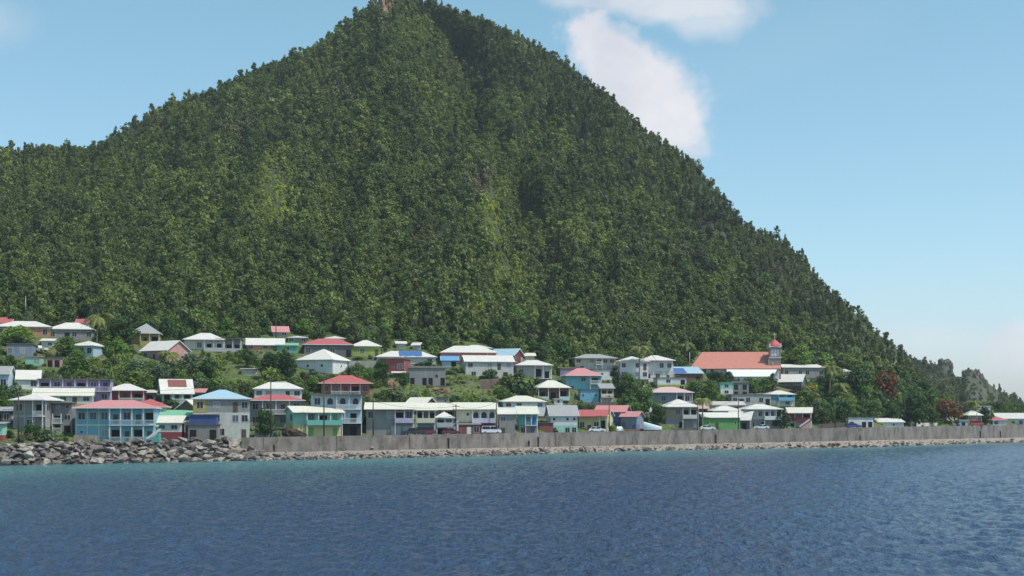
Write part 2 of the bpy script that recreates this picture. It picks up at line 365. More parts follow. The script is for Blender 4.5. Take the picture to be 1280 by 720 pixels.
def sea_mat():
    m, t, b = newmat('sea_water'); n = nodes(t)
    at = n('ShaderNodeAttribute'); at.attribute_name = 'off'          # metres from the shoreline
    r = n('ShaderNodeValToRGB'); mr = n('ShaderNodeMapRange'); t.links.new(at.outputs['Fac'], mr.inputs[0]); mr.inputs[1].default_value = 0; mr.inputs[2].default_value = 165
    fw, _ = noisef(t, .012, 4, .6, lo=.3, hi=.7, stretch=(1, .5, 1))
    ad = n('ShaderNodeMath'); ad.operation = 'MULTIPLY_ADD'; t.links.new(fw, ad.inputs[0]); ad.inputs[1].default_value = .30; m0 = n('ShaderNodeMath'); m0.operation = 'SUBTRACT'; t.links.new(mr.outputs[0], m0.inputs[0]); m0.inputs[1].default_value = .2; t.links.new(m0.outputs[0], ad.inputs[2])
    t.links.new(ad.outputs[0], r.inputs[0]); e = r.color_ramp.elements
    e[0].position = .08; e[0].color = (.085, .22, .235, 1); e[1].position = 1; e[1].color = (.042, .080, .165, 1)
    k = r.color_ramp.elements.new(.30); k.color = (.052, .125, .18, 1); k = r.color_ramp.elements.new(.55); k.color = (.046, .094, .160, 1)
    foam, _ = noisef(t, .35, 4, .7, lo=.5, hi=.62)
    fm = n('ShaderNodeMapRange'); t.links.new(at.outputs['Fac'], fm.inputs[0]); fm.inputs[1].default_value = 3.2; fm.inputs[2].default_value = .4
    mu = n('ShaderNodeMath'); mu.operation = 'MULTIPLY'; t.links.new(foam, mu.inputs[0]); t.links.new(fm.outputs[0], mu.inputs[1])
    c = mixc(t, mu.outputs[0], r.outputs[0], (.7, .74, .75))
    t.links.new(c, b.inputs['Base Color']); b.inputs['Roughness'].default_value = .14; b.inputs['IOR'].default_value = 1.33; b.inputs['Specular IOR Level'].default_value = .5
    _, h1 = noisef(t, .9, 4, .62, stretch=(1.1, .8, 1)); _, h2 = noisef(t, 3.2, 4, .65, stretch=(1, .8, 1)); _, h3 = noisef(t, .12, 2, .5, stretch=(.6, 1.4, 1))
    s1 = n('ShaderNodeMath'); s1.operation = 'MULTIPLY_ADD'; t.links.new(h2, s1.inputs[0]); s1.inputs[1].default_value = .75; t.links.new(h1, s1.inputs[2])
    s2 = n('ShaderNodeMath'); s2.operation = 'MULTIPLY_ADD'; t.links.new(h3, s2.inputs[0]); s2.inputs[1].default_value = .3; t.links.new(s1.outputs[0], s2.inputs[2])
    bump(t, b, s2.outputs[0], 1.0, .8)
    return m
SPX = np.concatenate([np.arange(-1500, -60, 30.), np.arange(-60, 1345, 3.), np.arange(1345, 2301, 30.)])
tt = np.concatenate([np.linspace(-1, .12, 12)[:-1], np.linspace(.12, 1, 520)])
vs_, off_ = [], []
for px in SPX:
    s = shore(px)
    for q in tt:
        D = -300 + (q + 1) / 1.12 * 345 if q < .12 else 45 * ((s + 7) / 45) ** ((q - .12) / .88)
        x = (px - 640) / F * max(D, 45) * (1 if D > 45 else 1 + (45 - D) * .03)
        z = 0.
        if D > 40:
            z = .17 * _vis(x * .75, D * .5, 7) + .13 * _vis(x * 1.5, D * .9, 9) + .05 * math.sin(1.6 * D + .5 * x + 4 * _vis(x * .06, D * .06, 0)) + .06 * _vis(x * .12, D * .1, 3)
            z *= min(1, max(0, (s - D) / 25) + .12)
        vs_.append((x, D, z)); off_.append(s - D)
n_ = len(tt); fs_ = [(i*n_+j, (i+1)*n_+j, (i+1)*n_+j+1, i*n_+j+1) for i in range(len(SPX)-1) for j in range(n_-1)]
sme = np_mesh('sea', vs_, fs_, sea_mat(), True); a_ = sme.attributes.new('off', 'FLOAT', 'POINT'); a_.data.foreach_set('value', off_)
tag(link('sea', sme), kind='structure')
# ------------------------------------------------------------------ far headland
hd_x = [1020, 1080, 1100, 1113, 1130, 1150, 1165, 1170, 1176, 1184, 1188, 1191, 1195, 1201, 1205, 1209, 1216, 1224, 1230, 1238, 1248, 1264, 1280, 1320, 1380, 1460]
hd_y = [424, 424, 426, 431, 440, 450, 455, 454, 450, 448, 452, 462, 471, 473, 466, 461, 463, 466, 473, 479, 487, 497, 504, 514, 521, 524]
hv = []; HN = 26; hxs = np.arange(1020, 1461, 2.)
for px in hxs:
    yt = ip(px, hd_x, hd_y); c = []
    for i in range(HN + 1):
        u = i / HN; y = 536 + (yt + 2 - 536) * u; D = 830 + 210 * u + 28 * _vis(px * .03, y * .03, 1) + 14 * _vis(px * .09, y * .05, 5)
        c.append(xz(px, D, zat(y, D)))
    D, z = c[-1][1], c[-1][2]; c += [xz(px, D + 30, z * .8), xz(px, D + 160, -3)]
    hv += c
n_ = HN + 3
hm_, ht, hb = newmat('headland_ground')
f, _ = noisef(ht, .05, 6, .65, lo=.42, hi=.6); geo = ht.nodes.new('ShaderNodeNewGeometry'); f2, hh = noisef(ht, .25, 7, .7, lo=.35, hi=.65)
x = mixc(ht, f, lin((98, 94, 78)), lin((70, 74, 54))); x = mixc(ht, f2, x, lin((56, 68, 44)))
ht.links.new(x, hb.inputs['Base Color']); hb.inputs['Roughness'].default_value = .95; bump(ht, hb, hh, 1, 1.5)
headland = tag(link('headland', np_mesh('headland', hv, [(i*n_+j, (i+1)*n_+j, (i+1)*n_+j+1, i*n_+j+1) for i in range(len(hxs)-1) for j in range(n_-1)], hm_, True)), kind='structure')
# ------------------------------------------------------------------ trees
def leaf_cloud(seed, clumps, per, leaf, squash=1.0):
    """clumps: (x, y, z, rx, rz). Many small leaf sprays set round each clump, open gaps between them."""
    g = np.random.default_rng(seed); P = []; Nn = []
    for (cx, cy, cz, rx, rz) in clumps:
        d = g.normal(size=(per, 3)); d /= np.linalg.norm(d, axis=1)[:, None]
        rad = g.uniform(.55, 1.05, per)[:, None]
        P.append(np.array([cx, cy, cz]) + d * rad * np.array([rx, rx, rz])); Nn.append(d + g.normal(size=(per, 3)) * .55 + np.array([0, 0, .35]))
    P = np.vstack(P); Nn = np.vstack(Nn); Nn /= np.linalg.norm(Nn, axis=1)[:, None]
    n = len(P); u = np.cross(Nn, g.normal(size=(n, 3))); u /= np.linalg.norm(u, axis=1)[:, None]; w = np.cross(Nn, u)
    s = leaf * g.uniform(.6, 1.35, n)[:, None]; s2 = s * g.uniform(.5, .95, n)[:, None]
    bend = Nn * s * .25
    v = np.stack([P - u * s, P - w * s2 * .8 - bend, P + u * s, P + w * s2], 1).reshape(-1, 3)
    i = np.arange(n) * 4
    f = np.concatenate([np.stack([i, i+1, i+2, i+3], 1)])
    return v, f
def crown_clumps(seed, h, r, k, low=.35, tall=False):
    g = random.Random(seed); c = []
    for i in range(k):
        a = g.uniform(0, 6.28); q = g.uniform(0, 1)
        zz = h * (low + (1 - low) * (.12 + .8 * q)) 
        rr = r * (.75 * math.sin(math.pi * min(.98, .22 + .7 * q)) ) * g.uniform(.25, 1)
        s = r * g.uniform(.28, .46)
        c.append((rr * math.cos(a), rr * math.sin(a), zz - s * .3, s, s * (g.uniform(.9, 1.5) if tall else g.uniform(.6, .85))))
    c.append((0, 0, h * (low + (1 - low) * .5), r * .5, h * (1 - low) * .38))
    return c
def limbs_mb(seed, h, r, low=.35, t=.03):
    g = random.Random(seed); mb = MB(); top = (g.uniform(-.1, .1) * r, g.uniform(-.1, .1) * r, h * (low + .3))
    mb.tube([(0, 0, -.6), (0, 0, .0), (top[0] * .4, top[1] * .3, h * low * .7), top], [h * t * 1.4, h * t * 1.15, h * t * .9, h * t * .45], 7)
    for i in range(5):
        a = g.uniform(0, 6.28); b = h * low * g.uniform(.6, 1.05)
        mb.tube([(0, 0, b), (math.cos(a) * r * .3, math.sin(a) * r * .3, b + h * .15), (math.cos(a) * r * .6, math.sin(a) * r * .6, b + h * g.uniform(.25, .4))], [h * t * .5, h * t * .35, h * t * .12], 5)
    return mb
TREE_ME = {}
def tree_meshes(kind, variant, leafy='mid'):
    """unit-ish meshes per kind: (crown, trunk)"""
    k = (kind, variant, leafy)
    if k in TREE_ME: return TREE_ME[k]
    sd = hash_(kind) * 31 + variant * 7 + 1
    if kind == 'round': h, r, kk, per, leaf, low, tall = 8, 4.2, 26, 60, .34, .22, False
    elif kind == 'spread': h, r, kk, per, leaf, low, tall = 6, 5.0, 24, 60, .33, .40, False
    elif kind == 'tall': h, r, kk, per, leaf, low, tall = 9, 2.4, 18, 48, .32, .12, True
    elif kind == 'bush': h, r, kk, per, leaf, low, tall = 2.6, 2.0, 12, 42, .22, .02, False
    v, f = leaf_cloud(sd, crown_clumps(sd, h, r, kk, low, tall), per, leaf)
    cm = np_mesh('crown', v, f, FM[leafy]); tm = None
    if kind != 'bush':
        mb = limbs_mb(sd, h, r, max(low, .3)); tm = np_mesh('trunk', [tuple(x) for x in mb.v], mb.f, bark, True)
    else:
        mb = MB(); g = random.Random(sd)
        for i in range(7):
            a = i * .9; mb.tube([(0, 0, -.3), (math.cos(a) * .4, math.sin(a) * .4, .8), (math.cos(a) * 1.0, math.sin(a) * 1.0, 1.7)], [.05, .035, .015], 5)
        tm = np_mesh('stems', [tuple(x) for x in mb.v], mb.f, bark, True)
    TREE_ME[k] = (cm, tm, h, r); return TREE_ME[k]
def hash_(s): return sum((i + 1) * ord(c) for i, c in enumerate(s)) % 997
def tree(name, kind, variant, leafy, loc, height, width, label, cat='tree', group=None, rz=0):
    cm, tm, h, r = tree_meshes(kind, variant, leafy)
    t = empty(name, loc, rz); t.scale = (width / (2 * r), width / (2 * r), height / h); tag(t, label, cat, group)
    link('crown' if kind != 'bush' else 'foliage', cm, t); link('trunk' if kind != 'bush' else 'stem', tm, t)
    return t
def palm(loc, height, label, seed=1, spread=3.4, rz=0, group=None, lean=.6):
    g = random.Random(seed); t = empty('palm_tree', loc, rz); tag(t, label, 'palm tree', group)
    hb = height - .8; pts = [(lean * (q ** 2), .1 * q, -.5 + (hb + .5) * q) for q in (0, .25, .5, .75, 1)]
    MB().tube(pts, [.26, .2, .17, .15, .13], 8).build('trunk', pale_bark, t, smooth=True)
    c = Vector(pts[-1])
    for i in range(26):
        a = i * 2.399 + g.uniform(-.2, .2); up = g.uniform(-.15, 1.1); Ln = spread * g.uniform(.8, 1.1); vs, fs = [], []
        ca, sa = math.cos(a), math.sin(a); prev = None; K = 11
        for j in range(K):
            q = j / (K - 1); d = Ln * q * (1 - .12 * q); z = up * Ln * .75 * q - (1.0 + .4 * up) * Ln * .62 * q * q
            p = Vector((ca * d, sa * d, z)); wd_ = 1.1 * math.sin(math.pi * min(1, .12 + .86 * q)) ** .7
            dr = -.38 * wd_ 
            sd = Vector((-sa, ca, 0))
            if prev is not None:                    # a pair of leaflet blades for every step along the rib
                pp, pw = prev; m_ = (pp + p) / 2
                for s_ in (-1, 1):
                    b = len(vs); tip = p + sd * s_ * wd_ * g.uniform(.8, 1.1) + Vector((ca * .15, sa * .15, dr + g.uniform(-.08, .05)))
                    tip2 = m_ + sd * s_ * wd_ * g.uniform(.75, 1.05) + Vector((0, 0, dr))
                    vs += [pp, m_, tip2, m_, p, tip]; fs += [(b, b+1, b+2), (b+3, b+4, b+5)]
            prev = (p, wd_)
        link('frond', np_mesh('frond', [tuple(v) for v in vs], fs, FM['palm']), t, c)
    vn, fn = leaf_cloud(seed, [(0, 0, -.1, .3, .3)], 26, .14)
    link('coconut_cluster', np_mesh('coconut_cluster', vn, fn, plain('coconut', (92, 96, 48), .7)), t, c)
    return t
# ------------------------------------------------------------------ the wooded mountain
# single trees: the nearest ones along the lower edge of the wood, each an object; the rest is one wood
src = bpy.data.collections.new('forest tree kinds')
KINDS = [('tall', 1), ('round', 2), ('tall', 3), ('round', 4), ('tall', 5), ('spread', 6), ('tall', 7), ('round', 8)]
def small_tree_mesh(i):                          # crown of a wood tree seen from far off, with its stem in the same leaf cloud
    kind, v = KINDS[i]; sd = 300 + i * 13
    h, r, kk, low, tall = {'tall': (7.5, 1.9, 9, .1, True), 'round': (6.5, 2.7, 11, .15, False), 'spread': (5.5, 3.2, 10, .35, False)}[kind]
    v_, f_ = leaf_cloud(sd, crown_clumps(sd, h, r, kk, low, tall), 34, .36)
    return np_mesh('crown', v_, f_, FM['forest'])
SMALL = [small_tree_mesh(i) for i in range(8)]
_tm = limbs_mb(5, 6.5, 2.2, .35, .025); SMALL_TRUNK = np_mesh('trunk', [tuple(x) for x in _tm.v], _tm.f, pale_bark, True)
near_pts = []
pts = []; g = random.Random(5)
while len(near_pts) < 150:
    px = g.uniform(-25, 1130); u = g.uniform(-.01, .085)
    yf, ys = ip(px, FOX, FOY), ip(px, RGX, RGY)
    if yf - ys < 40: continue
    y = yf - (yf - ys) * max(u, 0); p = mp(px, max(u, 0))
    if any((p - q).length < 5.0 for q, _, _ in near_pts): continue
    near_pts.append((p, px, y))
for i, (p, px, y) in enumerate(near_pts):
    near_pts[i] = (p, px, y); t = empty('forest_tree', p - Vector((0, 0, .3)), g.uniform(0, 6.28)); s = g.uniform(.95, 1.5); t.scale = (s, s, s * g.uniform(.85, 1.15))
    tag(t, 'leafy green tree along the lower edge of the wooded mountainside above the houses', 'tree', 'trees along the foot of the mountain forest')
    c = link('crown', SMALL[i % 8], t); link('trunk', SMALL_TRUNK, t)
    if i < 8: src.objects.link(c)
PATCH = [(344, 240, 15, 32, 1.2), (352, 266, 11, 16, 1.2), (612, 262, 8, 30, 1.1), (619, 292, 7, 18, 1.1), (630, 345, 13, 18, .95), (660, 405, 9, 20, .6), (575, 375, 30, 10, .25), (600, 395, 20, 10, .3), (238, 270, 30, 30, .2), (410, 100, 40, 22, .15), (690, 300, 60, 25, .2), (640, 190, 30, 12, .15)]
DRY = [(484, 12, 12, 18, .9), (596, 238, 20, 12, .8), (640, 310, 8, 12, .5), (880, 290, 18, 12, .8), (850, 330, 20, 14, .5), (700, 330, 26, 20, .35), (970, 340, 22, 16, .5), (1000, 380, 18, 12, .4), (560, 90, 20, 14, .3), (190, 160, 20, 10, .5), (420, 120, 30, 14, .35), (300, 170, 40, 20, .3), (540, 300, 30, 14, .3), (770, 395, 30, 14, .3)]
def wood(name, sampler, n, label, scl):
    P, S, T, Dy, RZ, ID, DP = [], [], [], [], [], [], []
    while len(P) < n:
        r_ = sampler()
        if r_ is None: continue
        p, px, y, sc_, back = r_; P.append(p)
        tnt = max([0] + [a * math.exp(-(((px - x) / sx) ** 2 + ((y - yy_) / sy) ** 2)) * 1.2 for x, yy_, sx, sy, a in PATCH])
        tnt += max(0, .32 * _vis(px * .012, y * .016, 33) + .25 * _vis(px * .05, y * .05, 12)) + (.02)
        dry = max([0] + [a * math.exp(-(((px - x) / sx) ** 2 + ((y - yy_) / sy) ** 2)) for x, yy_, sx, sy, a in DRY])
        dry += max(0, g.gauss(-.05, .12)) + (.10 if back else 0)
        k = min(1.7, max(.42, g.lognormvariate(-.56, .36))) * sc_ * (1 - .45 * min(tnt, 1) * (tnt > .5)); S.append((k * g.uniform(.85, 1.15), k, k * g.uniform(.8, 1.35)))
        DP.append(min(.75, max(0, .9 * _vis(px * .021, y * .024, 61) + .5 * _vis(px * .07, y * .08, 71)) + (.16 if back else 0)));  DP[-1] *= max(0, 1 - 1.6 * tnt); T.append(min(tnt, 1)); emg = (g.random() < .12 and tnt < .3); Dy.append(min(dry, .9)); RZ.append(g.uniform(0, 6.28))  # deep: random dark tone, plus spur shading put into the back trees' colour
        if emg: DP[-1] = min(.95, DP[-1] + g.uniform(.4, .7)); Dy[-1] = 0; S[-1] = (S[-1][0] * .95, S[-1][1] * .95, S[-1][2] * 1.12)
        top_ = scl and ip(px, RGX, RGY) > y - 16
        if top_: S[-1] = tuple(v * .82 for v in S[-1])
        ID.append(g.choice([1, 3, 7, 1, 3, 2, 0]) if top_ else g.choice([0, 2, 4, 6]) if emg else g.choice([0, 1, 2, 3, 5, 7, 1, 3, 5, 7] if back == 0 else [0, 2, 4, 6, 1]))
    me = bpy.data.meshes.new(name); me.from_pydata([tuple(p) for p in P], [], [])
    for nm, tp, dat, key in (('scl', 'FLOAT_VECTOR', S, 'vector'), ('tint', 'FLOAT', T, 'value'), ('dry', 'FLOAT', Dy, 'value'), ('rz', 'FLOAT', RZ, 'value'), ('deep', 'FLOAT', DP, 'value'), ('kid', 'INT', ID, 'value')):
        a = me.attributes.new(nm, tp, 'POINT'); a.data.foreach_set(key, np.array(dat, dtype=(np.int32 if tp == 'INT' else np.float32)).ravel())
    o = link(name, me); tag(o, label, 'forest', None, 'stuff')
    ng = bpy.data.node_groups.new(name, 'GeometryNodeTree'); ng.interface.new_socket('Geometry', in_out='INPUT', socket_type='NodeSocketGeometry'); ng.interface.new_socket('Geometry', in_out='OUTPUT', socket_type='NodeSocketGeometry')
    nn = ng.nodes.new; ll = ng.links.new; gi = nn('NodeGroupInput'); go = nn('NodeGroupOutput'); ci = nn('GeometryNodeCollectionInfo')
    ci.inputs['Collection'].default_value = src; ci.inputs['Separate Children'].default_value = True; ci.inputs['Reset Children'].default_value = True
    io = nn('GeometryNodeInstanceOnPoints'); io.inputs['Pick Instance'].default_value = True
    def att(nm, dt):
        x = nn('GeometryNodeInputNamedAttribute'); x.data_type = dt; x.inputs[0].default_value = nm; return x.outputs[0]
    ll(gi.outputs[0], io.inputs['Points']); ll(ci.outputs[0], io.inputs['Instance']); ll(att('kid', 'INT'), io.inputs['Instance Index']); ll(att('scl', 'FLOAT_VECTOR'), io.inputs['Scale'])
    cx = nn('ShaderNodeCombineXYZ'); ll(att('rz', 'FLOAT'), cx.inputs[2]); ll(cx.outputs[0], io.inputs['Rotation']); ll(io.outputs[0], go.inputs[0])
    md = o.modifiers.new('scatter', 'NODES'); md.node_group = ng
    return o
def samp_m():
    px = g.uniform(-90, 1176); u = g.uniform(0, 1.03)
    yf, ys = ip(px, FOX, FOY), ip(px, RGX, RGY)
    if yf - ys < 6 and g.random() > .3: return None
    if g.random() > (yf - ys) / 430: return None
    y, D = mount(px, min(u, 1.0))
    if u > 1: D += (u - 1) * 600
    if g.random() > (D / 800) ** 2: return None
    sx = 520 + (y - 20) * 1.27; back = 1 if (px > sx and px > 500) else 0
    if math.hypot((px - 481) / 11, (y - 6) / 22) < 1: return None
    if math.hypot((px - 662) / 5, (y - 424) / 8) < 1: return None
    if u < .02: return None
    if max([0] + [a * math.exp(-(((px - x) / sx) ** 2 + ((y - yy_) / sy) ** 2)) for x, yy_, sx, sy, a in PATCH[:6] + DRY[:4]]) > .45 and g.random() < .3: return None
    return wp(px, y, D) - Vector((0, 0, .6)), px, y, .92 * (.8 if back else 1), back
wood('mountain_forest', samp_m, 31000, 'dense green forest covering the whole steep mountain above the village', 1)
def samp_h():
    px = g.uniform(1030, 1440); u = g.uniform(0, 1.0); yt = ip(px, hd_x, hd_y); y = 536 + (yt + 2 - 536) * u
    if 1169 < px < 1195 and y < 470 - (px - 1169) * .1 and g.random() < .94: return None
    if 1208 < px < 1248 and y < 512 and (px - 1206) * 1.1 + 442 < y + 8 and g.random() < .88 and not (px < 1226 and y < 470): return None
    D = 830 + 210 * u + 28 * _vis(px * .03, y * .03, 1) + 14 * _vis(px * .09, y * .05, 5)
    return wp(px, y, D) - Vector((0, 0, 1.5)), px, y, .95, 1
wood('headland_forest', samp_h, 9500, 'dark trees on the hazy rocky headland beyond the village', 1)
outcrop(482, 9, 772, 5, 7, 9, rock_tan, 3, 'summit_rock'); tag(bpy.data.objects['summit_rock'], 'bare tan rock at the very top of the wooded mountain', 'rock')
outcrop(1181, 463, 1028, 5.2, 8, 8, cliff_m, 5, 'cliff_rock'); tag(bpy.data.objects['cliff_rock'], 'reddish grey rock stump on the far headland, west of the notch', 'rock')
outcrop(1218, 482, 1018, 8, 8, 10.5, cliff_m, 8, 'cliff_rock'); tag(bpy.data.objects['cliff_rock.001'], 'grey crag with sparse green on top, seaward of the notch on the headland', 'rock')
# ------------------------------------------------------------------ seawall, rocks
wall_m = concrete('weathered_seawall', (138, 130, 124), (78, 70, 66), .17)
vs, fs = [], []
wxs = list(np.arange(302, 1420, 4.)) + list(np.arange(1420, 2201, 20.))
for px in wxs:
    D = wall_d(px); zb = base_z(px) - .8; zt = zat(wall_top_y(px), D)
    for dD, z in ((0, zb), (.10, zt - .0), (.12, zt), (.55, zt), (.56, zb)): vs.append(xz(px, D + dD, z + (.05 * _vis(px * .09, 1, 1) if z == zt else 0)))
for i in range(len(wxs) - 1):
    for j in range(4): fs.append((i*5+j, (i+1)*5+j, (i+1)*5+j+1, i*5+j+1))
fs.append((0, 1, 2, 3, 4))
sw = link('seawall', np_mesh('seawall', vs, fs, wall_m)); tag(sw, 'long weathered grey concrete seawall running along the village shore', 'sea wall')
# buttress joints of the wall, drain mouths
for px in list(np.arange(330, 1290, 91.)):
    D = wall_d(px); zb = base_z(px); zt = zat(wall_top_y(px), D)
    w = .06; MB().box(-w, w, -.05, .1, zb - .3, zt - .02).build('expansion_joint', concrete('dark_joint', (128, 120, 114), (100, 92, 88)), sw, xz(px + 3 * math.sin(px), D, 0))
def rock_mesh(seed, flat=.65):
    rg = random.Random(seed); bm = bmesh.new()
    for i in range(11):
        v = Vector((rg.gauss(0, 1), rg.gauss(0, 1), rg.gauss(0, 1))).normalized() * rg.uniform(.75, 1); bm.verts.new((v.x, v.y * .85, v.z * flat))
    r_ = bmesh.ops.convex_hull(bm, input=bm.verts); bmesh.ops.delete(bm, geom=[e for e in r_['geom_interior'] if isinstance(e, bmesh.types.BMVert)], context='VERTS')
    bmesh.ops.bevel(bm, geom=list(bm.edges), offset=.03, segments=1, affect='EDGES')
    me = bpy.data.meshes.new('boulder'); bm.to_mesh(me); bm.free(); return me
def rock_mat(name, a, b_, c_):
    m, t, b = newmat(name); oi = t.nodes.new('ShaderNodeObjectInfo'); f2, h = noisef(t, 2.2, 7, .7, lo=.35, hi=.7, rnd=True); geo = t.nodes.new('ShaderNodeNewGeometry')
    ad = t.nodes.new('ShaderNodeMath'); ad.operation = 'ADD'; t.links.new(oi.outputs['Random'], ad.inputs[0]); t.links.new(geo.outputs['Random Per Island'], ad.inputs[1])
    fr = t.nodes.new('ShaderNodeMath'); fr.operation = 'FRACT'; t.links.new(ad.outputs[0], fr.inputs[0])
    r = t.nodes.new('ShaderNodeValToRGB'); t.links.new(fr.outputs[0], r.inputs[0]); e = r.color_ramp.elements
    e[0].color = (*lin(a), 1); e[1].color = (*lin(c_), 1); k = e.new(.55); k.color = (*lin(b_), 1)
    sc = t.nodes.new('ShaderNodeMix'); x = mixc(t, f2, r.outputs[0], lin((66, 60, 58)))
    t.nodes.remove(sc); t.links.new(x, b.inputs['Base Color']); b.inputs['Roughness'].default_value = .9; bump(t, b, h, .9, .15); return m
rk_m = rock_mat('basalt', (118, 110, 106), (152, 142, 134), (188, 176, 164))
RK = [rock_mesh(40 + i, .6 + .05 * (i % 4)) for i in range(10)]
for me in RK: me.materials.append(rk_m)
rg = random.Random(77); rocks = []
def try_rock(px, q, r_):
    D = shore(px) - .8 + (wall_d(px) - shore(px) + .2) * q; zb = base_z(px)
    z = (zb * q if px < 300 else zb * min(1, q * 1.35))
    p = Vector(xz(px, D, z + r_ * rg.uniform(-.1, .35))); rocks.append((p, r_, px)); return True
def poisson(px0, px1, rlo, rhi, q0, q1, n, k=.95):
    c = 0; tries = 0
    while c < n and tries < n * 40:
        tries += 1; px = rg.uniform(px0, px1); q = rg.uniform(q0, q1); r_ = rg.uniform(rlo, rhi)
        D = shore(px) - .8 + (wall_d(px) - shore(px) + .2) * q; z = base_z(px) * (q if px < 300 else min(1, q * 1.35)); p = Vector(xz(px, D, z))
        if any((p - o).length < (r_ + ro) * k for o, ro, _ in rocks if abs(o.x - p.x) < 4): continue
        p.z += r_ * rg.uniform(-.05, .4); rocks.append((p, r_, px)); c += 1
poisson(-90, 318, 1.1, 1.9, 0, 1.02, 170, .58)
poisson(-90, 330, .6, 1.0, 0, 1.02, 150, .55)
poisson(318, 640, .7, 1.3, -.1, .30, 110, .5)
poisson(640, 1400, .7, 1.45, -.1, .26, 230, .5)
poisson(318, 1400, .2, .5, 0, .66, 420, .8)
poisson(-90, 330, .25, .5, 0, 1.0, 200, .7)
def vis_size(r): return r[1] / r[0].y * (1 if -5 < r[2] < 1290 else .01)
rocks.sort(key=vis_size, reverse=True)
BL = 'grey boulder in the rock armour between the seawall houses and the water'
def boulder(me, p, r_, name='boulder', label=BL, group='boulders of the rock armour along the shore'):
    o = link(name, me, None, p); o.scale = (r_, r_ * rg.uniform(.7, 1), r_ * rg.uniform(.6, .95)); o.rotation_euler = (rg.uniform(-.35, .35), rg.uniform(-.35, .35), rg.uniform(0, 6.28)); return tag(o, label, 'boulder', group)
for i, (p, r_, px) in enumerate(rocks[:290]): boulder(RK[i % 10], p, r_)
mb = MB()
for i, (p, r_, px) in enumerate(rocks[290:]):
    me = RK[i % 10]; M = Matrix.Translation(p) @ Matrix.Rotation(rg.uniform(0, 6.28), 4, 'Z') @ Matrix.Rotation(rg.uniform(-.5, .5), 4, 'X') @ Matrix.Diagonal((r_, r_ * .85, r_ * .7, 1))
    mb.add([M @ v.co for v in me.vertices], [tuple(f.vertices) for f in me.polygons])
tag(mb.build('small_rocks', rk_m), 'small stones and rubble filling the shore between the boulders', 'rocks', None, 'stuff')
pale = plain('pale_rock', (186, 182, 172), .9); tanr = plain('tan_boulder', (176, 152, 124), .9); green_grey = plain('greenish_rock', (134, 136, 122), .9)
def special(px, y, D, r_, mat, label, seed):
    me = rock_mesh(seed, .7); me.materials.append(mat); o = boulder(me, wp(px, y, D), r_, label=label, group=None); return o
special(38, 568, 248.0, 1.35, pale, 'pale near-white block of rock below the grey two-storey house', 91)
special(9, 577, 245.2, 1.5, green_grey, 'greenish grey slab of rock at the water beside the picture edge', 92)
special(189, 563, 255, 1.15, tanr, 'tan pointed boulder below the blue two-storey house', 93)
special(185, 571, 254, .9, tanr, 'lower tan boulder near the water below the blue two-storey house', 94)
special(465, 560, 297.5, .7, plain('pinkish_rubble', (186, 146, 132), .9), 'pinkish lump of rubble at the foot of the seawall', 95)
# ------------------------------------------------------------------ houses
def roof_patch(hs, x0, x1, q0, q1, rgb, name, label=None, run=None, lift=.14, oy=.45):
    root, (w, d, hgt, sh, rh) = hs; hd = d / 2; run = run or hd; mb = MB(); n, m_ = 8, 5; ro = [c for c in root.children if c.name.startswith('roof')][0]
    P_ = lambda i, j, e: ((x0 + (x1 - x0) * i / n) * w, -hd + run * (q0 + (q1 - q0) * j / m_), hgt + (rh * (q0 + (q1 - q0) * j / m_) if oy < .6 else -rh / hd * oy * .45 + (rh + rh / hd * oy * .45) * (hd * (q0 + (q1 - q0) * j / m_) + oy) / (hd + oy)) + lift + e + .05 * _vis(i * .7, j * .9, 4))
    vs = [P_(i, j, .05) for i in range(n + 1) for j in range(m_ + 1)] + [P_(i, j, 0) for i in range(n + 1) for j in range(m_ + 1)]; K = (n + 1) * (m_ + 1)
    fs = [(i*(m_+1)+j, (i+1)*(m_+1)+j, (i+1)*(m_+1)+j+1, i*(m_+1)+j+1) for i in range(n) for j in range(m_)]
    fs += [tuple(K + q for q in f[::-1]) for f in fs]
    o = mb.add(vs, fs).build(name, roofm(rgb, .4), ro)
    if label: o['label'] = label
    return o
C = dict(white=(226, 226, 224), offwhite=(206, 204, 196), cream=(222, 212, 182), grey=(150, 148, 146), dgrey=(104, 104, 106), lgrey=(182, 182, 182), concrete=(140, 134, 130),
         blue=(104, 184, 214), deepblue=(72, 102, 190), paleblue=(176, 202, 216), bluegrey=(132, 144, 164), cyan=(120, 196, 210), mint=(150, 214, 190), teal=(92, 176, 164), turq=(96, 190, 196),
         yellow=(222, 206, 138), mustard=(186, 164, 70), lime=(170, 180, 60), red=(172, 70, 70), dred=(146, 52, 60), pinkred=(200, 92, 96), pink=(206, 150, 142), salmon=(224, 128, 116),
         purple=(158, 132, 188), lav=(190, 180, 206), tan=(176, 150, 116), orange=(206, 140, 92), green=(104, 176, 84), brown=(116, 86, 66), dark=(58, 54, 54), maroon=(116, 48, 56), rust=(150, 84, 68),
         roofred=(190, 88, 88), roofpink=(208, 134, 132), roofcream=(222, 216, 196), roofwhite=(220, 214, 204), roofgrey=(160, 160, 160), roofblue=(160, 194, 210), roofgreen=(120, 190, 150), tarp=(66, 132, 200))
HL = []
FACADES = []     # (x0, x1, y_top, y_base, distance) of every house front, so that plants leave them in view
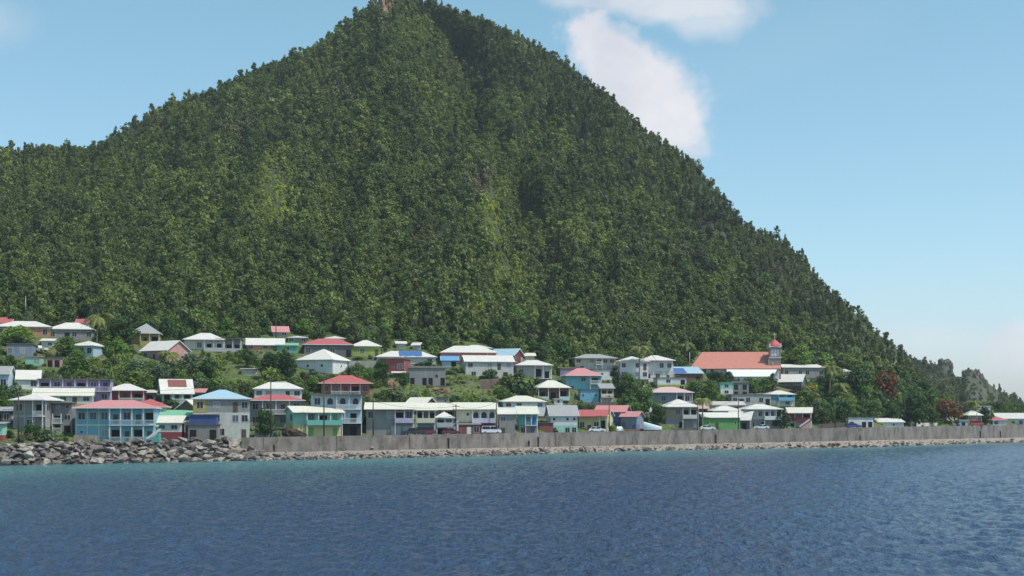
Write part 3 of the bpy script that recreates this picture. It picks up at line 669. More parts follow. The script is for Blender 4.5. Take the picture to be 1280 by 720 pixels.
def opening(root, kind, cx, zc, sw_, sh, yf, side=0, trim='white', shut=None):
    """a window or a door set in a wall whose outer face is at y = yf (front) or x = yf (side wall)"""
    if kind in 'wWaA': w, h, z0 = min(1.25, sw_ * .64), min(1.4, sh * .48), zc + sh * .32
    elif kind == 'B': w, h, z0 = min(1.7, sw_ * .74), sh * .6, zc + sh * .12
    elif kind in 'sS': w, h, z0 = min(.6, sw_ * .5), .6, zc + sh * .5
    elif kind in 'dD': w, h, z0 = min(.95, sw_ * .6), min(2.05, sh * .76), zc + .04
    elif kind in 'gG': w, h, z0 = min(2.4, sw_ * .8), min(2.1, sh * .78), zc + .04
    else: w, h, z0 = min(1.3, sw_ * .7), min(2.0, sh * .72), zc + .05
    t_ = .05
    def place(o):
        if side: o.rotation_euler = (0, 0, side * math.pi / 2)
        return o
    loc = (cx, yf, 0) if not side else (yf, cx, 0)
    if kind in 'wWaAsS':
        f = MB().box(-w/2 - t_, w/2 + t_, -.05, .04, z0 - t_, z0).box(-w/2 - t_, w/2 + t_, -.05, .04, z0 + h, z0 + h + t_).box(-w/2 - t_, -w/2, -.05, .04, z0, z0 + h).box(w/2, w/2 + t_, -.05, .04, z0, z0 + h)
        if kind in 'wW' and w > .8: f.box(-.02, .02, -.045, .03, z0, z0 + h)
        if kind in 'aA': f = MB().prism([(-w/2 - t_, z0 - t_), (w/2 + t_, z0 - t_)] + [((w/2 + t_) * math.cos(a), z0 + h * .55 + (h * .45 + t_) * math.sin(a)) for a in np.linspace(0, math.pi, 9)], -.03, .03)
        fo = place(f.build('window', paint(C[trim] if trim in C else trim, .2), root, loc))
        if kind in 'aA': pm = MB().prism([(-w/2, z0), (w/2, z0)] + [(w/2 * math.cos(a), z0 + h * .55 + h * .45 * math.sin(a)) for a in np.linspace(0, math.pi, 9)], -.045, .02)
        else: pm = MB().box(-w/2, w/2, -.02, .03, z0, z0 + h)
        pm.build('pane', random.choice([glass_m()] * 6 + [plain('louvre', (150, 150, 146), .5), plain('curtain', (96, 98, 108), .6)]), fo)
    elif kind in 'dD':
        fo = place(MB().box(-w/2, w/2, -.04, .03, z0, z0 + h).build('door', paint(C[shut] if shut in C else (shut or (92, 74, 62)), .2), root, loc))
        MB().box(w*.3, w*.4, -.07, -.04, z0 + h*.45, z0 + h*.5).build('handle', plain('steel', (150, 150, 150), .4, .8), fo)
    elif kind in 'gG':
        fo = place(MB().box(-w/2, w/2, -.04, .03, z0, z0 + h).build('garage_door', paint(C[shut] if shut in C else C['white'], .3), root, loc))
    else:
        place(MB().box(-w/2, w/2, -.03, .03, z0, z0 + h).build('doorway', dark_m, root, loc))
def house(label, x0, x1, yb, ye, yr, roof='hip', wall='white', rcol='roofwhite', front='wdw', a=12, d=7.0, side='w.w', D=None, name='house', cat='house', over=.45,
          trim='white', rail='bars', railc='white', shut=None, ver=1.3, band=None, fascia=None, stilts=False, zb=None, rust=.38, posts='white', parapet=0, plinth=2.2, backup=0, pitch=None, mask=True):
    st = front.split('|'); ns = len(st)
    if D is None: D = vd((x0 + x1) / 2, yb)
    D += backup
    ar = R(a); px2m = D / F; W = (x1 - x0) * px2m
    W -= 2 * (over if roof != 'flat' else .1) * math.cos(ar)
    d = min(d, max(W * .9, 3.0)); 
    if d * abs(math.sin(ar)) > W * .62: d = W * .62 / abs(math.sin(ar))
    w = (W - d * abs(math.sin(ar))) / math.cos(ar); w = max(w, 1.6)
    cxp = (x0 + x1) / 2; zB = zat(yb, D) if zb is None else zb; zE = zat(ye, D); hgt = max(zE - zB, 1.6); sh = hgt / ns
    cy = D + (d * math.cos(ar) + w * abs(math.sin(ar))) / 2; X = (cxp - 640) / F * (D + d * .3)
    root = empty(name, (X, cy, zB), ar); tag(root, label, cat)
    HL.append((cxp, (ye + yb) / 2, x1 - x0, yb - ye, label))
    if mask: FACADES.append((x0, x1, ye - 2, yb, D))
    hw, hd = w / 2, d / 2
    walls = wall if isinstance(wall, (list, tuple)) and not isinstance(wall[0], (int, float)) else [wall] * ns
    walls = [C[c] if isinstance(c, str) else c for c in walls]
    anyver = any(ch.isupper() for ch in ''.join(st))
    if len(set(walls)) == 1: MB().box(-hw, hw, -hd, hd, -.0, hgt).build('wall', paint(walls[0]), root)
    else:
        for i, c in enumerate(walls):
            e = .004 * i; MB().box(-hw + e, hw - e, -hd + e, hd - e, sh * i, sh * (i + 1)).build('wall', paint(c), root)
    if stilts:
        s_ = MB()
        nst = max(2, int(w / 2.6) + 1)
        for i in range(nst):
            for yy in (-hd + .15, hd - .15):
                xx = -hw + .15 + (w - .3) * i / (nst - 1); MB().box(xx - .14, xx + .14, yy - .14, yy + .14, -plinth - 1.5, 0).build('stilt', concrete(), root)
    else: MB().box(-hw - .06, hw + .06, -hd - .06, hd + .06, -plinth - 1, -.004).build('foundation', concrete(), root)
    # roof
    rt = math.tan
    yback = D + (d / 2 if roof in ('hip', 'gable', 'pyr') else (d * .45 if roof == 'gablef' else d))
    zR = (zat(yr, yback) - zB) if yr is not None else hgt
    run = (hd if roof in ('hip', 'gable') else hw if roof == 'gablef' else d)
    rh = zR - hgt; lo = .18 * run if roof != 'shed' else .06 * run
    rh = min(max(rh, lo), .75 * run if roof != 'shed' else .45 * run)
    if pitch: rh = pitch * run
    rm = roofm(C[rcol] if isinstance(rcol, str) else rcol, rust); o_ = over; fo_ = over + (ver - .25 if anyver else 0); T = .11
    if roof in ('hip', 'pyr'):
        rx = max(hw - hd, .05 if roof == 'pyr' else .0); X0, X1, Y0, Y1 = -hw - o_, hw + o_, -hd - fo_, hd + o_
        drop = rh * o_ / max(hd, .1) * .8; z1 = hgt - drop * .3 + T
        top = [(X0, Y0, z1), (X1, Y0, z1), (X1, Y1, z1), (X0, Y1, z1), (-rx, 0, hgt + rh), (rx, 0, hgt + rh)]
        bot = [(X0, Y0, z1 - T), (X1, Y0, z1 - T), (X1, Y1, z1 - T), (X0, Y1, z1 - T)]
        if rx < .06:
            mb = MB().add(top[:5] + bot, [(0, 1, 4), (1, 2, 4), (2, 3, 4), (3, 0, 4), (8, 7, 6, 5), (5, 6, 1, 0), (6, 7, 2, 1), (7, 8, 3, 2), (8, 5, 0, 3)])
        else: mb = MB().add(top + bot, [(0, 1, 5, 4), (1, 2, 5), (2, 3, 4, 5), (3, 0, 4), (9, 8, 7, 6), (6, 7, 1, 0), (7, 8, 2, 1), (8, 9, 3, 2), (9, 6, 0, 3)])
        ro = mb.build('roof', rm, root)
        fm = MB(); e = .02
        fm.box(X0 - e, X1 + e, Y0 - e, Y0 + .01, z1 - T - .05, z1 + .015).box(X0 - e, X1 + e, Y1 - .01, Y1 + e, z1 - T - .05, z1 + .015).box(X0 - e, X0 + .01, Y0 + .01, Y1 - .01, z1 - T - .05, z1 + .015).box(X1 - .01, X1 + e, Y0 + .01, Y1 - .01, z1 - T - .05, z1 + .015)
        fm.build('fascia', paint(C[fascia] if fascia else C['white'], .3), ro)
    elif roof in ('gable', 'gablef'):
        if roof == 'gable': hx, hy, mat4 = hw, hd, Matrix.Identity(4)
        else: hx, hy, mat4 = hd, hw, Matrix.Rotation(math.pi / 2, 4, 'Z')
        s_ = rh / hy; ox = o_; oy0 = fo_ if roof == 'gable' else o_
        ox0 = ox + (fo_ - o_ if roof == 'gablef' else 0)          # the end that faces the front
        mb = MB()
        for sg, oy in ((-1, oy0), (1, o_)):
            ye_ = sg * (hy + oy); ze_ = hgt - s_ * oy * (1 if oy < .6 else .45)
            A = [(-hx - (ox if roof == 'gable' else ox0), ye_, ze_ + T), (hx + ox, ye_, ze_ + T), (hx + ox, 0, hgt + rh + T), (-hx - (ox if roof == 'gable' else ox0), 0, hgt + rh + T)]
            if roof == 'gablef': A = [(-p[0], p[1], p[2]) for p in A]; A = [A[1], A[0], A[3], A[2]]
            B = [(p[0], p[1], p[2] - T) for p in A]; q = A + B
            mb.add([tuple(mat4 @ Vector(p)) for p in q], [(0, 1, 2, 3), (7, 6, 5, 4), (0, 4, 5, 1), (1, 5, 6, 2), (2, 6, 7, 3), (3, 7, 4, 0)])
        ro = mb.build('roof', rm, root)
        gb = MB(); gb.add([(-hx, -hy, hgt), (-hx, hy, hgt), (-hx, 0, hgt + rh), (hx, -hy, hgt), (hx, hy, hgt), (hx, 0, hgt + rh)], [(0, 2, 1), (3, 4, 5), (0, 1, 4, 3)])
        gb.v = [tuple(mat4 @ Vector(v)) for v in gb.v]; gb.build('gable', paint(walls[-1]), root)
        fm = MB()
        for sg in (-1, 1):                                         # barge boards on both ends
            for ex in (-hx - (ox if roof == 'gable' else ox), hx + ox + (ox0 - ox)):
                oy = oy0 if sg < 0 else o_; ze_ = hgt - s_ * oy * (1 if oy < .6 else .45)
                fm.add([(ex - .03, sg * (hy + oy), ze_ - .08), (ex + .03, sg * (hy + oy), ze_ - .08), (ex + .03, 0, hgt + rh - .08), (ex - .03, 0, hgt + rh - .08),
                        (ex - .03, sg * (hy + oy), ze_ + T + .02), (ex + .03, sg * (hy + oy), ze_ + T + .02), (ex + .03, 0, hgt + rh + T + .02), (ex - .03, 0, hgt + rh + T + .02)],
                       [(0, 3, 2, 1), (4, 5, 6, 7), (0, 1, 5, 4), (1, 2, 6, 5), (2, 3, 7, 6), (3, 0, 4, 7)])
        if roof == 'gablef': fm.v = [tuple(Matrix.Rotation(-math.pi / 2, 4, 'Z') @ Vector(v)) for v in fm.v]
        fm.build('fascia', paint(C[fascia] if fascia else C['white'], .3), ro)
    elif roof == 'shed':
        MB().add([(-hw - o_, -hd - fo_, hgt), (hw + o_, -hd - fo_, hgt), (hw + o_, hd + o_, hgt + rh), (-hw - o_, hd + o_, hgt + rh)] + [(-hw - o_, -hd - fo_, hgt + T), (hw + o_, -hd - fo_, hgt + T), (hw + o_, hd + o_, hgt + rh + T), (-hw - o_, hd + o_, hgt + rh + T)],
                 [(0, 3, 2, 1), (4, 5, 6, 7), (0, 1, 5, 4), (1, 2, 6, 5), (2, 3, 7, 6), (3, 0, 4, 7)]).build('roof', rm, root)
        MB().add([(-hw + .01, hd - .02, hgt), (hw - .01, hd - .02, hgt), (-hw + .01, -hd, hgt), (hw - .01, -hd, hgt), (-hw + .01, hd - .02, hgt + rh), (hw - .01, hd - .02, hgt + rh)], [(0, 1, 5, 4), (2, 0, 4), (3, 5, 1)]).build('gable', paint(walls[-1]), root)
    else:
        MB().box(-hw - .25, hw + .25, -hd - fo_ * (1 if anyver else .5), hd + .2, hgt, hgt + .2).build('roof', rm if rcol != 'roofgrey' else concrete(), root)
        if parapet: MB().box(-hw, hw, -hd, -hd + .15, hgt + .2, hgt + .2 + parapet).box(-hw, -hw + .15, -hd + .15, hd, hgt + .2, hgt + .2 + parapet).box(hw - .15, hw, -hd + .15, hd, hgt + .2, hgt + .2 + parapet).build('parapet', paint(walls[-1]), root)
    if band:
        tb = MB(); bc = paint(C[band], .2)
        for i in range(1, ns): tb.box(-hw - .05, hw + .05, -hd - .06, -hd + .0, sh * i - .16, sh * i + .12)
        nb = len(st[-1])
        for i in range(nb + 1):
            xx = -hw + w * i / nb; tb.box(xx - .09, xx + .09, -hd - .07, -hd, 0, hgt)
        for yy in (-hd, 0, hd): tb.box(-hw - .07, -hw, yy - .1, yy + .1, 0, hgt)
        tb.build('trim', bc, root)
    for i, s in enumerate(st):
        n = len(s); bw = w / n; z0 = sh * i
        tr = trim
        for j, ch in enumerate(s):
            if ch in '._': continue
            opening(root, 'B' if ch == 'W' and j % 3 != 1 else ch, -hw + bw * (j + .5), z0, bw, sh, -hd, 0, tr, shut)
        j = 0
        while j < n:                                   # verandahs: runs of capital letters
            if s[j].isupper() or s[j] == '_':
                k = j
                while k < n and (s[k].isupper() or s[k] == '_'): k += 1
                xa, xb = -hw + bw * j, -hw + bw * k
                vb = MB().box(xa, xb, -hd - ver, -hd - .003, z0 - .14, z0 + .02).build('verandah', paint(C[railc] if railc in C else C['white'], .3), root)
                if rail:
                    rb = MB(); y_ = -hd - ver
                    if rail == 'solid': rb.box(xa, xb, y_, y_ + .1, z0 + .03, z0 + .95)
                    else:
                        rb.box(xa, xb, y_, y_ + .07, z0 + .9, z0 + 1.0).box(xa, xb, y_, y_ + .05, z0 + .12, z0 + .18)
                        q = xa + .1
                        while q < xb: rb.box(q, q + .05, y_ + .005, y_ + .045, z0 + .18, z0 + .9); q += .17
                    rb.build('railing', paint(C[railc] if railc in C else C['white'], .25), vb)
                for q in range(j, k + 1):
                    xx = min(max(-hw + bw * q, xa + .08), xb - .08)
                    MB().box(xx - .08, xx + .08, -hd - ver + .11, -hd - ver + .26, z0 + .03, z0 + sh - .14 - (.0 if i < ns - 1 else -.14)).build('post', paint(C[posts], .2), vb)
                    if i == 0 or not (st[i-1][min(q, n - 1) * len(st[i-1]) // n].isupper()):
                        if q in (j, k) and i > 0: MB().box(xx - .08, xx + .08, -hd - ver + .11, -hd - ver + .26, -plinth * .5, z0 - .15).build('post', paint(C[posts], .2), vb)
                j = k
            else: j += 1
    sx = -1 if a > 0 else 1                            # the side wall that the camera sees
    for i in range(ns):
        n = len(side); bw = d / n
        for j, ch in enumerate(side):
            if ch != '.': opening(root, ch, -hd + bw * (j + .5), sh * i, bw, sh, sx * hw, -1 if sx < 0 else 1, trim, shut)
    root['_w'] = w; root['_d'] = d; root['_h'] = hgt; del root['_w'], root['_d'], root['_h']
    return root, (w, d, hgt, sh, rh)
# ------------------------------------------------------------------ the village, west to east; rows from the water up the slope
h = house
# --- west end, front row
h('small mint green shed on a red base at the edge of the shore rocks', -14, 8, 551, 530, 528, 'shed', ['red', 'mint', 'mint'], 'roofgrey', '.|.|w', 4, 3.5, name='shed', cat='shed')
h('low dark house with a flat grey roof above the mint shed', -20, 18, 530, 514, 509, 'shed', 'dgrey', 'roofgrey', 'wow', 6, 6)
h('small white lean-to with a red window beside the grey two-storey house', 5, 21, 524, 513, 511, 'flat', 'white', 'roofgrey', '.s', 2, 3, trim='red', name='lean_to', cat='lean-to', backup=-5)
h('grey two-storey house with white hip roof, white framed windows and side balcony', 17, 70, 540, 500, 491, 'hip', 'grey', 'roofwhite', '.w.|w.W', -8, 7.5, side='w.w', band='lgrey', fascia='white')
h('narrow grey balcony wing on tall white posts beside the grey two-storey house', 66, 92, 541, 504, 496, 'flat', 'grey', 'roofgrey', 'Oo|Ww|ss', 6, 6, rail='bars', backup=1.0)
h('large house with a pale cream gable roof behind the grey two-storey house', 33, 117, 515, 494, 485.5, 'gable', ['mustard', 'offwhite'], 'roofcream', 'w.w.w|wowdw', 14, 8)
h('sky blue two-storey house with pink hip roof, white trim and long balconies', 88, 198, 552.5, 510, 500, 'hip', 'blue', 'roofpink', 's.wwDWD_|wwWDWDWD'.replace('s.wwDWD_', 's.wWDWD').replace('wwWDWDWD', 'wwwDWDW'), 9, 9, band='cream', railc='paleblue', rail='bars', ver=1.9, backup=.5, rust=.08, side='w.')
h('small blue annex with green slanting roof beside the sky blue balcony house', 180, 199, 553, 534, 530, 'shed', 'blue', 'roofgreen', 'd.', 8, 4, name='annex', cat='annex', backup=-1)
h('single-storey house with dark red hip roof behind the pink-roofed blue house', 160, 211, 528, 508.5, 498.5, 'hip', 'offwhite', 'roofred', 'w.dw', 6, 8, rust=.15)
h('small white cottage with pale roof on a dark red base near the rocks', 191, 230, 551, 529, 520, 'shed', ['dred', 'offwhite'], 'roofcream', '.|ww', 5, 5, backup=-1.0, plinth=1)
h('white shack with blue window on a dark red base beside the white cottage', 226, 252, 551, 529.5, 526.5, 'shed', ['dred', 'white'], 'roofgrey', '.|ds', 8, 4, name='shack', cat='shack', trim='blue', backup=-.5, plinth=1)
h('blue walled house with a two-tone white and green low roof', 182, 241, 536, 521, 513, 'shed', ['deepblue'], 'roofgreen', 'w.ww', 5, 7, rust=.1)
h('cream gabled roof house tucked between the blue hip roof and the white cottage', 217, 262, 530, 512, 500, 'gablef', 'brown', 'roofcream', 'o', -14, 8)
h('bright blue tarpaulin-walled hut on a ruined stone base', 236, 272, 531, 519, 517, 'flat', (58, 84, 150), 'roofgrey', '.', 4, 3, D=wall_d(255) + 4.6, name='hut', cat='hut')
h('ruined concrete shell without a roof at the west end of the seawall', 234, 274, 550, 531, 529, 'flat', 'concrete', 'roofgrey', 'o.o', 5, 4, name='ruined_building', cat='ruin', D=wall_d(255) + 4.4)
BH = h('three-storey grey and white house with pale blue hip roof and yellow corner', 232, 316, 549.5, 498.5, 487, 'hip', ['offwhite', 'offwhite', 'grey'], 'roofblue', '..w.d|..w.ww|..w.dw', 10, 10, backup=1, rust=.1, side='w.w')
h('grey house with red hip roof and balcony behind the roadside tree', 304, 383, 534, 500.5, 493, 'hip', 'grey', 'roofred', 'w.w.|wWDw', 8, 8, rust=.15)
h('white house with white hip roof just above the red-roofed grey house', 311, 380, 510, 486, 477, 'hip', 'white', 'roofwhite', '.w.|ww.dw', 10, 7)
# --- second and third rows, west
h('white walled house with white tin roof at the west end of the purple house', 14, 52, 487, 473, 463, 'gable', 'white', 'roofwhite', '.w', 16, 6, side='w.')
h('pale grey gabled house cut by the west edge of the picture', -30, 15, 489, 467, 458, 'gable', 'paleblue', 'roofgrey', 'w.w', 8, 7)
h('long purple house with flat grey roof and white columns', 44, 138, 503, 474.5, 473, 'flat', ['purple', 'purple'], 'roofgrey', 'w.w.w|WWDWWD', 12, 6, rail='bars', railc='lav', ver=1.1)
h('red walled house with white low roof and white porch columns', 127, 184, 503, 488, 479.5, 'hip', 'red', 'roofwhite', '.DW', 10, 7)
RP = h('steep white gable roof house patched with rusty brown sheets', 190, 243, 504, 490, 471, 'gable', 'mint', 'roofwhite', 'oDO', 18, 8, rail='bars')
h('low shed with pink lean-to roof beside the rusty patched roof', 228, 258, 500, 491, 486, 'shed', 'dgrey', 'roofpink', 'o', 5, 4, name='shed', cat='shed')
# --- upper west rows
h('dark blue-grey house under a flat black roof below the broad green tree', 6, 42, 447, 430, 428, 'flat', 'bluegrey', 'roofgrey', 'w.w.', 10, 6)
h('low mint walled shop with a pink parapet below the parked pickup', 31, 52, 457, 446, 444.5, 'flat', 'mint', 'roofpink', '.w', 6, 4, name='small_building', cat='building')
h('roofless pink walls of an unfinished house among bushes', 57, 77, 460, 447, 446, 'flat', 'pink', 'roofgrey', 'oo', 8, 3, name='ruined_building', cat='ruin')
h('orange walled house with broad white hip roof on the upper west slope', -12, 66, 422, 408, 401, 'hip', 'orange', 'roofwhite', 'w.w.w', 10, 9)
h('house with pinkish red roof showing behind the orange walled house', -20, 17, 411, 403, 397, 'gable', 'offwhite', 'roofred', 'w.', 6, 7)
h('grey-green house with wide white hip roof beside the coconut palm', 55, 118, 425, 411, 403, 'hip', 'grey', 'roofwhite', 'w.ow.w', 12, 8)
h('small house with red gable roof peeping over the grey-green house', 94, 113, 411, 403, 399, 'gable', 'white', 'roofred', '.', 6, 5)
h('small white house with single slope roof above the mango trees', 49, 69, 434, 427, 423.5, 'shed', 'offwhite', 'roofwhite', '.w', 8, 5)
h('pale blue-white house with white hip roof below the coconut palm', 86, 130, 446, 432, 426, 'hip', 'paleblue', 'roofwhite', '.ww', -14, 7, side='.w')
h('yellow house with pale hip roof and open columned porch on the upper slope', 158, 203, 431, 416.5, 404, 'hip', 'mustard', 'roofgrey', '.DW', 10, 8, ver=1.4, railc='mustard', rail='solid')
h('pink gabled house with bright white roof on the upper slope', 171, 234, 452, 437, 426, 'gable', 'pink', 'roofwhite', 'wdw', -32, 8, side='w.w')
h('white hip-roofed house with dark open verandah and long terrace', 226, 283, 439, 424.5, 416, 'hip', 'offwhite', 'roofwhite', '.wOO', 8, 8, railc='lgrey', rail='solid')
h('flat grey terrace wing of columns joined to the dark verandah house', 268, 303, 440, 424, 422, 'flat', 'grey', 'roofgrey', 'OOO', 8, 6, rail='solid', railc='lgrey', name='terrace', cat='terrace')
h('long house with red and white roof and red end wall', 303, 357, 438, 430.5, 423, 'gable', 'salmon', 'roofwhite', 'w.www', 10, 7, fascia='red')
h('small grey house with pink gable roof highest above the western village', 336, 362, 421, 415, 408, 'gable', 'grey', 'roofpink', '.w', 14, 6)
h('low house with white flat-pitched roof below the small pink gable', 356, 386, 429, 424.5, 420, 'hip', 'grey', 'roofwhite', 'w.w', 8, 6)
h('teal walled low house between the red-roofed grey house and dark trees', 342, 374, 441, 432, 429, 'shed', 'teal', 'roofgreen', '.w.', 8, 6)
# --- centre west
h('dark grey house with red hip roof above the white pyramid roof', 374, 443, 446, 430.5, 423, 'hip', 'dgrey', 'roofred', 'w.ww.o', 9, 8, rust=.12, fascia='white')
h('white roof of a house rising behind the red-roofed dark grey house', 403, 433, 430, 424, 420, 'hip', 'white', 'roofwhite', '.', 8, 6)
h('yellow-green house with white roof on the upper slope', 434, 478, 446, 432.5, 425, 'hip', 'lime', 'roofwhite', '.w.d', 8, 7)
h('white square house with white pyramid roof and three small windows', 369, 436, 467, 449.5, 436, 'hip', 'white', 'roofwhite', '.s.s.', -20, 10, side='.s.', fascia='white', rust=.05)
h('small white shed roof beside the corner of the white pyramid-roofed house', 370, 393, 449, 442, 439, 'gable', 'offwhite', 'roofwhite', '.', 8, 5, name='shed', cat='shed', backup=10)
h('red two-tone house with coral hip roof and white front balcony', 394, 467, 494, 479, 469, 'hip', 'pinkred', 'roofred', 'wWD_w'.replace('_', 'W'), 7, 9, rust=.05, backup=-1, side='.w', ver=1.0, over=.7, fascia='cream')
h('tall pale blue three-storey house with arched white balconies', 385, 454, 546, 494, 492, 'flat', ['dark', 'paleblue', 'paleblue'], 'roofgrey', 'ooo|.OO|waAA', 6, 8, rail='bars', ver=1.3, backup=1.5)
h('mint green house with cream gable roof over a yellow ground floor', 351, 427, 547, 514.5, 508, 'gable', ['yellow', 'mint'], 'roofcream', '.d.d|.WWD', 24, 6, side='w.', railc='teal', rail='solid', shut='green', trim='teal', backup=-.5, rust=.08)
# --- centre
h('long grey house with pale roof, white balcony and garage by the seawall', 453, 521, 545, 511, 503.5, 'gable', 'grey', 'roofcream', '..gg|w.wWW', 4, 9, railc='lav', rail='solid', ver=1.1, shut='lgrey', rust=.1)
h('house with beige balcony and green awning next to the long grey house', 517, 547, 545, 511, 504, 'gable', ['teal', 'tan'], 'roofcream', '.o|WWW', 4, 9, railc='cream', rail='solid', ver=1.1, rust=.1)
h('pale gable-roofed house rising behind the long roofs by the seawall', 507, 545, 520, 503, 497, 'gable', 'brown', 'roofcream', '.', -20, 8)
h('small grey block house on the slope above the long pale roofs', 545, 561, 508, 497, 495.5, 'flat', 'grey', 'roofgrey', '.s', 5, 4)
h('white little house with white pyramid roof and outside stairs', 541, 569, 545, 522, 514.5, 'hip', ['bluegrey', 'lgrey'], 'roofwhite', 'o.|WW', 6, 6, rail='solid', railc='lgrey', backup=-1.5)
h('dark recessed house with blue-grey wall between the balcony house and cream house', 543, 571, 540, 511, 504, 'gable', 'dgrey', 'roofcream', '.|wo', 4, 7, backup=2)
h('cream and yellow house with pale roof and lavender arched balcony', 564, 623, 545, 511, 503.5, 'gable', ['rust', 'cream'], 'roofcream', 'dw.o|.sAAA', 4, 9, railc='lav', rail='solid', ver=1.1, backup=.5, rust=.08)
h('low shop with white slab awning in front of the cream house', 570, 601, 545, 530.5, 529, 'flat', 'rust', 'roofwhite', '.dw', 6, 2.5, name='shop', cat='shop', backup=-2.2, shut='white')
h('white two-storey house with pale hip roof behind the half cream roof', 620, 684, 520, 502, 494.5, 'hip', 'white', 'roofcream', '.|ww.w', 10, 8, backup=2)
h('grey house with white tin roof next to the cream tin roof', 620, 646, 545, 518, 507.5, 'shed', 'grey', 'roofwhite', 'd.|w.', 5, 7, backup=-.5)
h('turquoise house with cream tin roof and blue door', 644, 674, 545, 518, 507.5, 'shed', ['tan', 'turq'], 'roofcream', 'wd|.WD', 5, 7, shut='deepblue', rail=None, ver=1.0, backup=-.3)
h('old white house with grey gable roof and mint green ground floor', 681, 724, 544.5, 519, 507, 'gable', ['mint', 'white'], 'roofgrey', 'w.ww|s.ss', 8, 7, rust=.3)
h('brown walled small building between the turquoise house and old white house', 672, 692, 545, 529, 528, 'flat', 'rust', 'roofgrey', '.', 5, 4, name='small_building', cat='building', backup=1)
h('yellow house with orange-red gable roof beside the utility pole', 721, 770, 541.5, 519.5, 512.5, 'gable', 'yellow', 'roofred', 'wdwW', -16, 7, backup=.5, fascia='white', rust=.15)
h('violet blue house with pink gable roof behind the yellow house', 742, 792, 529, 514.5, 507, 'gable', 'deepblue', 'roofpink', '.w.w', -18, 7, side='w.', fascia='pink', backup=-1)
h('small blue cottage with bright pink roof and purple windows', 774, 808, 541, 520.5, 514.5, 'gable', 'bluegrey', 'roofpink', 'w.d'.replace('d', 'd'), -24, 6, side='d.', fascia='pink', shut='deepblue', backup=1, trim='purple')
# --- centre upper rows
h('bare grey concrete block house with dark doorways and plants on its roof', 509, 558, 482, 460.5, 458.5, 'flat', 'grey', 'roofgrey', 'o.ooso', 5, 7, parapet=.4, trim='red')
h('red walled house beneath a sheet of blue tarpaulin', 473, 512, 467, 449, 447, 'flat', 'red', 'roofgrey', 'w.w', -10, 7)
BT = h('long house with pale roof behind the blue tarpaulin', 466, 547, 455, 446, 438.5, 'hip', 'offwhite', 'roofwhite', 'w.w.w', 6, 8)
h('red-orange house with wide white hip roof beside the maroon house', 545, 622, 457, 440.5, 432, 'hip', 'salmon', 'roofwhite', 'w.Ow.W'.replace('O', 'o'), 8, 8)
h('low white upper roof house behind the red-orange house', 571, 616, 446, 435, 431, 'hip', 'red', 'roofwhite', '.', 8, 7, backup=8)
h('maroon gabled house with blue-grey roof', 612, 656, 456, 443.5, 436, 'gable', 'maroon', 'roofblue', 'w.Ww', -22, 7, side='w.w', rust=.3)
h('small blue and white shelter roofed with blue sheeting', 549, 574, 459, 450, 445.5, 'gable', 'paleblue', (84, 158, 206), '.o', 6, 5, name='shelter', cat='shelter')
h('cream and grey gabled house with white roof above a stone wall', 574, 644, 473, 451.5, 444.5, 'gable', 'offwhite', 'roofwhite', 'w.o|w.wdw', 10, 8, side='w')
h('grey house with long white roof and white end column beside the round tree', 640, 691, 473, 456.5, 450, 'hip', 'lgrey', 'roofwhite', 'w.WO', 8, 7, rail=None)
h('brown walled low house with beige double roof on the mid slope', 664, 713, 500, 484.5, 475, 'hip', 'brown', 'roofcream', 'OoW', 10, 7, rail='solid', railc='paleblue', rust=.4)
h('small white square hut below the brown walled house', 691, 704, 507, 499, 497.5, 'flat', 'white', 'roofwhite', 's', 4, 3, name='hut', cat='hut')
h('cyan two-storey house with pink hip roof on the mid slope', 700, 753, 490, 469.5, 460, 'hip', ['cyan', 'cyan'], 'roofpink', 'w..|.wW', 8, 8, rust=.1, side='w.')
h('blue walled flat-topped wing behind the cyan house', 697, 730, 478, 460.5, 458.5, 'flat', 'bluegrey', 'roofred', 'w.', 6, 6, backup=4)
h('small plain blue cube house below the cyan house', 723, 749, 503, 487.5, 486, 'flat', 'blue', 'roofgrey', 's.s', 4, 5)
h('open pale porch building with blue posts beside the blue cube house', 747, 768, 507, 486, 479, 'shed', ['offwhite', 'tan'], 'roofgrey', '.|OO', 5, 5, railc='cream', rail='solid', posts='blue')
h('beige two-storey house with pale hip roof below the forest edge', 712, 771, 464, 447.5, 442.5, 'hip', ['offwhite', 'cream'], 'roofgrey', 'w.w|w.wWww', 8, 8, rust=.2)
h('white long two-storey house west of the tall palm', 768, 812, 474, 451.5, 445.5, 'hip', 'white', 'roofwhite', 'w.ww|w.wd', 8, 8)
h('white two-storey house with wide white hip roof east of the tall palm', 795, 843, 477, 450.5, 444, 'hip', ['offwhite', 'white'], 'roofwhite', 'WWD|w.ww', 9, 8, rail='solid')
h('bluish grey house with half pink half white hip roof', 806, 866, 506, 490.5, 483.5, 'hip', 'bluegrey', (214, 176, 170), '.w.WW', 9, 8, rust=.3)
h('pale green and white flat-topped house above the bluish grey house', 818, 858, 489, 472.5, 471, 'flat', ['lime', 'white'], 'roofgrey', 'o.w|.w.o', 6, 6)
BU = h('low house under a light roof covered with bright blue tarpaulin', 834, 880, 479, 467, 458.5, 'shed', 'brown', 'roofblue', 'w.o', 8, 7)
h('tan house with white pyramid roof and pale lower wing', 824, 873, 537, 508.5, 499, 'hip', ['grey', 'tan'], 'roofwhite', '.o.|.wWW', 8, 8, rail='solid', railc='offwhite', backup=3)
h('bright green single-storey house with long white roof by the road', 872, 927, 538, 521.5, 516, 'gable', 'green', 'roofwhite', 'sd.s', 8, 6, fascia='white', backup=.5, rust=.08)
h('long low house with white tin roof behind the bright green house', 884, 929, 527, 513.5, 507, 'hip', 'teal', 'roofwhite', '.w.', 8, 7)
